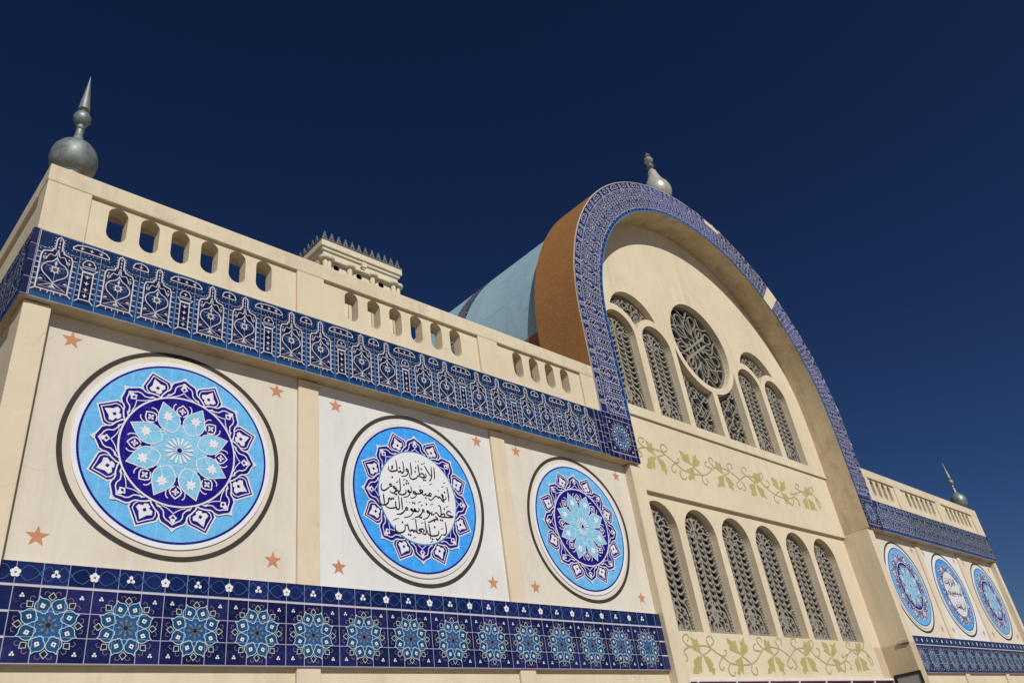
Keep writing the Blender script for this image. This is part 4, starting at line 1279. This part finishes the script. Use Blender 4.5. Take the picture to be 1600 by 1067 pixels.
while u < NPER * PER:
    w = rr.uniform(.05, .14)
    if rr.random() < .42 and u > NPER * PER * .5:
        e = rr.uniform(.006, .05)
        s._put([(u, 1.05), (u + w, 1.05), (u + w, 1.1 + e * rr.uniform(.5, 1)), (u, 1.1 + e)], rr.choice(('fz_mid', 'fz_navy', 'line', 'fz_base')), 7)
    u += w
def patch(r0, r1, a0, a1):
    for k in range(4):
        t0, t1 = a0 + (a1 - a0) * k / 4, a0 + (a1 - a0) * (k + 1) / 4
        P = [(r0, t0), (r1, t0), (r1, t1), (r0, t1)]
        s.face([(CX + r * math.cos(t), YF - 8 * LAYER, CZ + r * math.sin(t)) for r, t in P], 'cream')
patch(6.12, 7.19, math.atan2(4.696, 5.363) + .035, math.atan2(4.974, 3.95) - .06)      # two places where tiles have fallen off
patch(6.98, 7.17, math.atan2(6.81, 2.15), math.atan2(6.81, 1.30))
band = s.build('tile_band', arch)
band.location = -B.location - arch.location
for sx in (-1, 1):
    x0 = CX - RO if sx < 0 else CX + RI
    cs = Sheet(lambda u, v, h: (x0 + u, YF - h, ZF0 + .004 + v), .2825, (.125, .14))
    W, H = RO - RI, 1.122
    cs._put([(0, 0), (W, 0), (W, H), (0, H)], 'rs_base', 0)
    for (u0, u1, v0, v1) in ((0, .125, 0, H), (W - .125, W, 0, H), (.125, W - .125, 0, .125), (.125, W - .125, H - .125, H)):
        cs._put([(u0, v0), (u1, v0), (u1, v1), (u0, v1)], 'violet', 1)
    cs.stroke([(.125, .125), (W - .125, .125), (W - .125, H - .125), (.125, H - .125)], .010, 'grout', 2, True)
    for k in range(1, 4):
        t = .125 + (W - .25) * k / 4
        tv = .125 + (H - .25) * k / 4
        cs.stroke([(t, 0), (t, .125)], .009, 'grout', 2); cs.stroke([(t, H - .125), (t, H)], .009, 'grout', 2)
        cs.stroke([(0, tv), (.125, tv)], .009, 'grout', 2); cs.stroke([(W - .125, tv), (W, tv)], .009, 'grout', 2)
    rosette(cs, W / 2, H / 2, .88)
    for ax in (-1, 1):
        for ay in (-1, 1):
            small_flower(cs, (W / 2 + ax * .33, H / 2 + ay * .33), .03, 3)
    co = cs.build('corner_tile', arch)
    co.location = -B.location - arch.location

# ---------------- central wall with its openings
COLS = [16.45, 18.19, 19.91, 21.65, 23.385, 25.115]
HW = .715
def arched(hw, zb, zs, n=18):
    return [(-hw, zb), (hw, zb)] + [(hw * math.cos(math.pi * k / n), zs + hw * math.sin(math.pi * k / n)) for k in range(n + 1)]
low = arched(HW, 4.75, 7.215)
upp = arched(HW - .01, 10.52, 12.94)
CIR = (20.80, 13.80, 1.54)
circ = [(CIR[2] * math.cos(2 * math.pi * k / 48), CIR[1] + CIR[2] * math.sin(2 * math.pi * k / 48)) for k in range(48)]
RIM = 1.745
def half_under(sg):
    """opening cut off by the rim of the round window, x relative to the circle's axis"""
    xa, xb = .13, 1.65
    L = []
    za = 13.80 - math.sqrt(RIM ** 2 - xa ** 2)
    zb_ = 13.80 - math.sqrt(RIM ** 2 - xb ** 2)
    L = [(xa, 10.52), (xb, 10.52), (xb, zb_)]
    for k in range(1, 12):
        x = xb + (xa - xb) * k / 12
        L.append((x, 13.80 - math.sqrt(RIM ** 2 - x ** 2)))
    L.append((xa, za))
    return L if sg > 0 else [(-x, z) for x, z in reversed(L)]
def lens():
    """crescent between a wide arch and the two small arches under it, x relative to the pair's axis"""
    rc, zc, r1, zc1, d = 1.17, 13.385, .925, 12.94, .87
    # where the wide arch meets the rim of the right small arch
    best = None
    for k in range(0, 900):
        t = math.pi / 2 * k / 900
        x, z = rc * math.cos(t), zc + rc * math.sin(t)
        e = math.hypot(x - d, z - zc1) - r1
        if e > 0:
            best = t
            break
    t0 = best
    L = [(rc * math.cos(t0 + (math.pi - 2 * t0) * k / 20), zc + rc * math.sin(t0 + (math.pi - 2 * t0) * k / 20)) for k in range(21)]
    # back along the two rims
    xl, zl = L[-1]
    a0 = math.atan2(zl - zc1, xl + d)
    zm = zc1 + math.sqrt(max(1e-6, r1 ** 2 - d ** 2))
    a1 = math.atan2(zm - zc1, d)
    for k in range(1, 9):
        t = a0 + (a1 - a0) * k / 8
        L.append((-d + r1 * math.cos(t), zc1 + r1 * math.sin(t)))
    for k in range(1, 8):
        t = math.pi - a1 + (math.pi - a0 - math.pi + a1) * k / 8
        L.append((d + r1 * math.cos(t), zc1 + r1 * math.sin(t)))
    return L
lensL = lens()
shift = lambda L, dx: [(x + dx, z) for x, z in L]
holes_up = [shift(upp, COLS[i]) for i in (0, 1, 4, 5)] + [shift(circ, CIR[0]), shift(half_under(1), CIR[0]), shift(half_under(-1), CIR[0]),
            shift(lensL, (COLS[0] + COLS[1]) / 2), shift(lensL, (COLS[4] + COLS[5]) / 2)]
holes_low = [shift(low, c) for c in COLS]
XA, XB = 14.70, 26.90
fw = MB()
outer = [(XA, 10.235), (XB, 10.235), (XB, CZ)] + [(CX + 6.1 * math.cos(math.pi * k / 60), CZ + 6.1 * math.sin(math.pi * k / 60)) for k in range(1, 60)] + [(XA, CZ)]
sheet_poly(fw, outer, holes_up, lambda x, z: (x, YU, z), 'cream')
fw.face([(XA, YU, 10.235), (XA, YC, 10.235), (XB, YC, 10.235), (XB, YU, 10.235)], 'cream')
fw.face([(XA, YC, 8.12), (XB, YC, 8.12), (XB, YC, 10.235), (XA, YC, 10.235)], 'cream')
fw.face([(XA, YC, 8.12), (XA, YL, 8.12), (XB, YL, 8.12), (XB, YC, 8.12)], 'cream')
sheet_poly(fw, [(XA, 0), (XB, 0), (XB, 8.12), (XA, 8.12)], holes_low, lambda x, z: (x, YL, z), 'cream')
fw.box(15.0, 26.6, 10.5 + .95, 11.62, 0, 8.0, 'cream', skip='')
part(fw, 'facade_wall')

def make_window(poly, strokes, key, depth=.34, lat=.20, beads=.082):
    mb = MB()
    loop_tube(mb, poly, lambda x, z: (x, 0, z), lambda x, z: (x, depth, z), 'cream')
    pane = MB()
    pane.face([(x, depth - .004, z) for x, z in poly], 'glass')
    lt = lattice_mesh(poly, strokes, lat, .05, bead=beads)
    return mb, pane, lt
wfirst = {}
def put_window(key, builder, x, y, flip=False):
    if key not in wfirst:
        mb, pane, lt = builder()
        o = mb.build('window', B)
        pane.build('pane', o)
        lt.build('lattice', o)
        wfirst[key] = o
    else:
        o = copy_tree(wfirst[key], B)
    o.location = Vector((x, y, 0)) - B.location
    return o
b_low = lambda: make_window(low, tall_strokes(HW, 4.75, 7.215), 'low')
b_upp = lambda: make_window(upp, tall_strokes(HW - .01, 10.52, 12.94), 'upp')
b_cir = lambda: make_window(circ, circle_strokes(13.80), 'cir', lat=.19)
b_hr = lambda: make_window(half_under(1), swirl_strokes(.89, 11.6, 1.5, 2.3, 4, 3, 5), 'hr')
b_hl = lambda: make_window(half_under(-1), swirl_strokes(-.89, 11.6, 1.5, 2.3, 4, 3, 8), 'hl')
b_len = lambda: make_window(lensL, swirl_strokes(0, 14.0, 2.2, .9, 2, 5, 3), 'len')
for c in COLS:
    put_window('low', b_low, c, YL)
for i in (0, 1, 4, 5):
    put_window('upp', b_upp, COLS[i], YU)
put_window('cir', b_cir, CIR[0], YU)['label'] = 'big round lattice window'
put_window('hr', b_hr, CIR[0], YU)
put_window('hl', b_hl, CIR[0], YU)
for c in ((COLS[0] + COLS[1]) / 2, (COLS[4] + COLS[5]) / 2):
    put_window('len', b_len, c, YU)['label'] = 'crescent lattice window above a pair of arched ones'

# ---------------- painted vines
for (zc, y, dx) in ((4.20, YL, 0.0), (9.14, YC, -.08)):
    s = Sheet(lambda u, v, h: (CX + dx + u, y - .004 - h, zc + v))
    for L in VINE_LEAVES:
        s.fill(L, 'vine', 0)
    for L in VINE_STEMS:
        s.stroke(smooth(L, 3), .037, 'stem', 1)
    part(s, 'vine_frieze')

# ---------------- shop windows under the lower vine
mull = [14.85, 16.347, 17.944, 19.43, 20.948, 22.426, 23.954, 25.479, 26.87]
m = MB()
m.box(14.82, 26.88, 10.93, YL - .001, 3.635, 3.705, 'whiteframe', 0.008, skip='')
part(m, 'shop_lintel')
for i in range(8):
    m = MB()
    x0, x1 = mull[i], mull[i + 1]
    m.box(x0 - .03 if i else x0, x0 + .03, 10.935, YL - .003, .1, 3.634, 'whiteframe')
    if i == 7:
        m.box(x1 - .03, x1, 10.935, YL - .003, .1, 3.634, 'whiteframe')
    m.box(x0 + .031, x1 - .031, 10.95, YL - .003, .1, .25, 'whiteframe')
    m.box(x0 + .031, x1 - .031, 10.955, YL - .003, 3.605, 3.634, 'maroon')
    o = part(m, 'shop_window')
    pn = MB()
    pn.face([(x0 + .031, 10.982, .25), (x1 - .031, 10.982, .25), (x1 - .031, 10.982, 3.605), (x0 + .031, 10.982, 3.605)], 'glass')
    q = pn.build('pane', o)
    q.location = -B.location - o.location

# ---------------- barrel vault behind the arch
v = MB()
RV = 6.97
ZV = 12.48
t0 = math.asin((ZV - CZ) / RV)
for k in range(80):
    ta, tb = t0 + (math.pi - 2 * t0) * k / 80, t0 + (math.pi - 2 * t0) * (k + 1) / 80
    for (ya, yb) in ((11.3, 60.0),):
        v.face([(CX - RV * math.cos(ta), ya, CZ + RV * math.sin(ta)), (CX - RV * math.cos(ta), yb, CZ + RV * math.sin(ta)),
                (CX - RV * math.cos(tb), yb, CZ + RV * math.sin(tb)), (CX - RV * math.cos(tb), ya, CZ + RV * math.sin(tb))], 'vault', None, True)
vault = part(v, 'vault_roof')
def vault_map(u, vv, h):
    t = t0 + u / RV
    return (CX - (RV + .004 + h) * math.cos(t), 15.72 - vv * .62, CZ + (RV + .004 + h) * math.sin(t))
LV = (math.pi - 2 * t0) * RV
s, _ = frieze_run(vault_map, LV, 0.0, steps=60)
o = s.build('tile_band', vault)
o.location = -B.location - vault.location
m = MB()
m.box(13.80, 27.80, YAB + .01, 60, 9.0, ZV - .002, 'terra')
part(m, 'vault_base')

# ---------------- finials
def finial(label, loc, group):
    f = root('finial', label, 'finial', loc, group)
    m = MB(); m.lathe([(.22, 0), (.22, .03), (.19, .05), (.185, .10), (.21, .13), (.17, .16), (.13, .2)], 0, 0, 0, 'silver'); m.build('base', f)
    m = MB()
    pr = [(.12, .13), (.21, .155), (.285, .215), (.333, .31), (.350, .418), (.353, .42), (.353, .43), (.350, .432), (.342, .52), (.312, .62), (.255, .705), (.19, .765), (.15, .79), (.155, .80), (.13, .815), (.085, .87), (.06, 1.0)]
    m.lathe(pr, 0, 0, 0, 'silver', 40); m.build('ball', f)
    m = MB(); m.lathe([(.075, .96), (.06, 1.0), (.055, 1.10), (.075, 1.12), (.06, 1.14), (.055, 1.2), (.08, 1.22), (.05, 1.25)], 0, 0, 0, 'silver', 20); m.build('neck', f)
    m = MB(); m.lathe([(.04, 1.22), (.10, 1.26), (.135, 1.33), (.135, 1.39), (.10, 1.46), (.05, 1.50), (.065, 1.52), (.05, 1.54)], 0, 0, 0, 'silver', 24); m.build('small_ball', f)
    m = MB(); m.lathe([(.05, 1.53), (.09, 1.56), (.088, 1.6), (.004, 2.36)], 0, 0, 0, 'silver', 20); m.build('spire', f)
    return f
F1 = finial('large silver ball finial with a tall spike on the near left corner of the parapet', (2.08, 10.27, 10.53), 'silver finials on the roofline')
F1.scale = (.95, .95, .98)
F2 = copy_tree(F1, None, (38.88, 10.27, 10.53))
F2['label'] = 'silver ball finial with a tall spike at the far right end of the parapet'
f = root('arch_finial', 'pale bulb shaped finial with stacked beads on top of the great arch', 'finial', (CX, 10.74, CZ + RO + .015))
m = MB(); m.lathe([(.34, 0), (.32, .05), (.24, .1), (.22, .45), (.30, .55), (.36, .62)], 0, 0, 0, 'pearl'); m.build('base', f)
m = MB(); m.lathe([(.34, .60), (.43, .72), (.49, .86), (.51, 1.0), (.49, 1.15), (.43, 1.30), (.34, 1.44), (.265, 1.60), (.205, 1.80), (.155, 2.0), (.10, 2.08)], 0, 0, 0, 'pearl', 40); m.build('bulb', f)
m = MB(); m.lathe([(.06, 2.06), (.06, 2.14), (.12, 2.18), (.15, 2.25), (.12, 2.32), (.05, 2.36), (.05, 2.42), (.04, 2.5)], 0, 0, 0, 'darkmetal', 20); m.build('neck', f)
m = MB(); m.lathe([(.05, 2.42), (.13, 2.47), (.18, 2.57), (.13, 2.67), (.05, 2.71)], 0, 0, 0, 'pearl', 20); m.build('bead', f)
m = MB(); m.lathe([(.05, 2.70), (.13, 2.75), (.10, 2.84), (.005, 2.98)], 0, 0, 0, 'darkmetal', 16); m.build('tip', f)

# ---------------- wind tower on the roof
T = root('wind_tower', 'square cream wind tower with spiked cornice rising behind the left parapet', 'tower', (12.1, 18.5, 9.25))
tx, ty, tz = 12.1, 18.5, 9.25
HWT = 1.42
def tpart(mb, name, parent=None):
    o = mb.build(name, parent or T)
    o.location = (-tx, -ty, -tz) if parent is None else (0, 0, 0)
    return o
m = MB()
ZT = 17.45
vents = [[(tx + d + .105 * math.cos(2 * math.pi * k / 16), 16.915 + .105 * math.sin(2 * math.pi * k / 16)) for k in range(16)] for d in (-.96, -.12, .73)]
x0, x1, y0, y1 = tx - HWT, tx + HWT, ty - HWT, ty + HWT
sheet_poly(m, [(x0, tz), (x1, tz), (x1, ZT), (x0, ZT)], vents, lambda x, z: (x, y0, z), 'tower')
for h in vents:
    loop_tube(m, h, lambda x, z: (x, y0, z), lambda x, z: (x, y0 + .3, z), 'ink')  # vent lining coloured near black to stand for the shade inside
    m.face([(x, y0 + .3, z) for x, z in h], 'ink')
m.face([(x0, y1, tz), (x0, y0, tz), (x0, y0, ZT), (x0, y1, ZT)], 'tower')
m.face([(x1, y0, tz), (x1, y1, tz), (x1, y1, ZT), (x1, y0, ZT)], 'tower')
m.face([(x1, y1, tz), (x0, y1, tz), (x0, y1, ZT), (x1, y1, ZT)], 'tower')
tpart(m, 'shaft')
m = MB()
m.box(x0 - .06, x1 + .06, y0 - .06, y1 + .06, ZT, 17.56, 'tower', .01)
m.box(x0 - .12, x1 + .12, y0 - .12, y1 + .12, 17.561, 17.79, 'tower', .015)
m.box(x0 - .14, x1 + .14, y0 - .14, y1 + .14, 17.791, 17.83, 'darkmetal')
tpart(m, 'cornice')
for (bx0, bx1) in ((-1.18, -.68), (-.34, .18), (.51, 1.03)):
    m = MB()
    m.box(tx + bx0, tx + bx1, y0 - .14, y0 - .001, 17.06, 17.13, 'tower', .008)
    tpart(m, 'ledge')
for d, yy in ((-1.40, 0), (-1.27, 0), (-.51, 0), (.345, 0), (1.17, 0), (1.38, .05)):
    m = MB()
    m.lathe([(.085, 0), (.085, 7.80)], tx + d, y0 - .06 + yy, tz, 'tower', 16)
    m.lathe([(.09, 7.79), (.19, 7.80), (.205, 7.83), (.205, 7.88), (.10, 7.93)], tx + d, y0 - .04 + yy, tz, 'tower', 16)
    tpart(m, 'column')
m = MB()
def spike_mesh():
    mb = MB()
    tri = [(-.116, 0), (.116, 0), (.072, .12), (.012, .34), (-.012, .34), (-.072, .12)]
    hole = [(.03 * math.cos(2 * math.pi * k / 10), .105 + .035 * math.sin(2 * math.pi * k / 10)) for k in range(10)]
    for y in (-.02, .02):
        sheet_poly(mb, tri, [hole], lambda x, z: (x, y, z), 'darkmetal')
    loop_tube(mb, tri, lambda x, z: (x, -.02, z), lambda x, z: (x, .02, z), 'darkmetal')
    loop_tube(mb, hole, lambda x, z: (x, -.02, z), lambda x, z: (x, .02, z), 'darkmetal')
    return mb
sp0 = None
NS = 12
for face in range(4):
    for k in range(NS):
        t = -1.40 + 2.80 * k / (NS - 1)
        if face > 0 and k == 0:
            continue
        if face == 3 and k == NS - 1:
            continue
        if sp0 is None:
            o = spike_mesh().build('spike', T)
            sp0 = o
        else:
            o = sp0.copy(); COL.objects.link(o); o.parent = T
        a = -math.pi / 2 * face
        e = HWT + .06
        px, py = ((t, -e), (-e, t), (t, e), (e, t))[face]
        o.location = (px, py, 17.83 - tz)
        o.rotation_euler = (0, 0, math.pi / 2 if face in (1, 3) else 0)
lamp = root('floodlight', 'small pale floodlight fixed under the cornice of the wind tower', 'light', (12.08, y0, 17.33))
m = MB(); m.box(-.03, .03, -.12, -.001, -.03, .03, 'darkmetal', .005); m.build('bracket', lamp)
m = MB(); m.box(-.085, .085, -.21, -.121, -.11, .08, 'tower', .015); m.build('housing', lamp)

# ---------------- board on the right jamb
nb = root('notice_board', 'grey board in a black frame fixed on the jamb right of the shop windows', 'board', (26.88, 10.48, 2.6))
m = MB()
m.box(-.05, -.003, -.42, .42, 1.09, 1.17, 'blackframe', .006); m.box(-.05, -.003, -.42, -.35, -1.4, 1.089, 'blackframe', .006)
m.box(-.05, -.003, .35, .42, -1.4, 1.089, 'blackframe', .006); m.box(-.05, -.003, -.349, .349, -1.4, -1.33, 'blackframe', .006)
m.build('frame', nb)
m = MB(); m.box(-.03, -.004, -.349, .349, -1.329, 1.089, 'greyboard'); m.build('board', nb)

# ---------------- darker sandy patches at the foot of the right jamb, and the box fixed on it
m = MB()
m.box(26.35, 26.875, YL - .004, YL - .0005, 3.722, 4.606, 'darksand', skip='k')
m.box(26.874, 26.8795, YP + .012, YL - .005, .1, 4.606, 'darksand')
m.box(26.89, 27.285, YP - .004, YP - .0005, .1, 4.606, 'darksand', skip='k')
part(m, 'darker_patch')
bx = root('junction_box', 'small flat box fixed high on the right jamb above the notice board', 'electrical box', (26.874, 10.24, 4.62))
m = MB(); m.box(-.06, -.001, -.17, .17, -.03, .05, 'soffit', .006); m.build('cover', bx)
m = MB(); m.box(-.035, -.001, -.13, .13, -.07, -.031, 'darkmetal', .004); m.build('back_plate', bx)
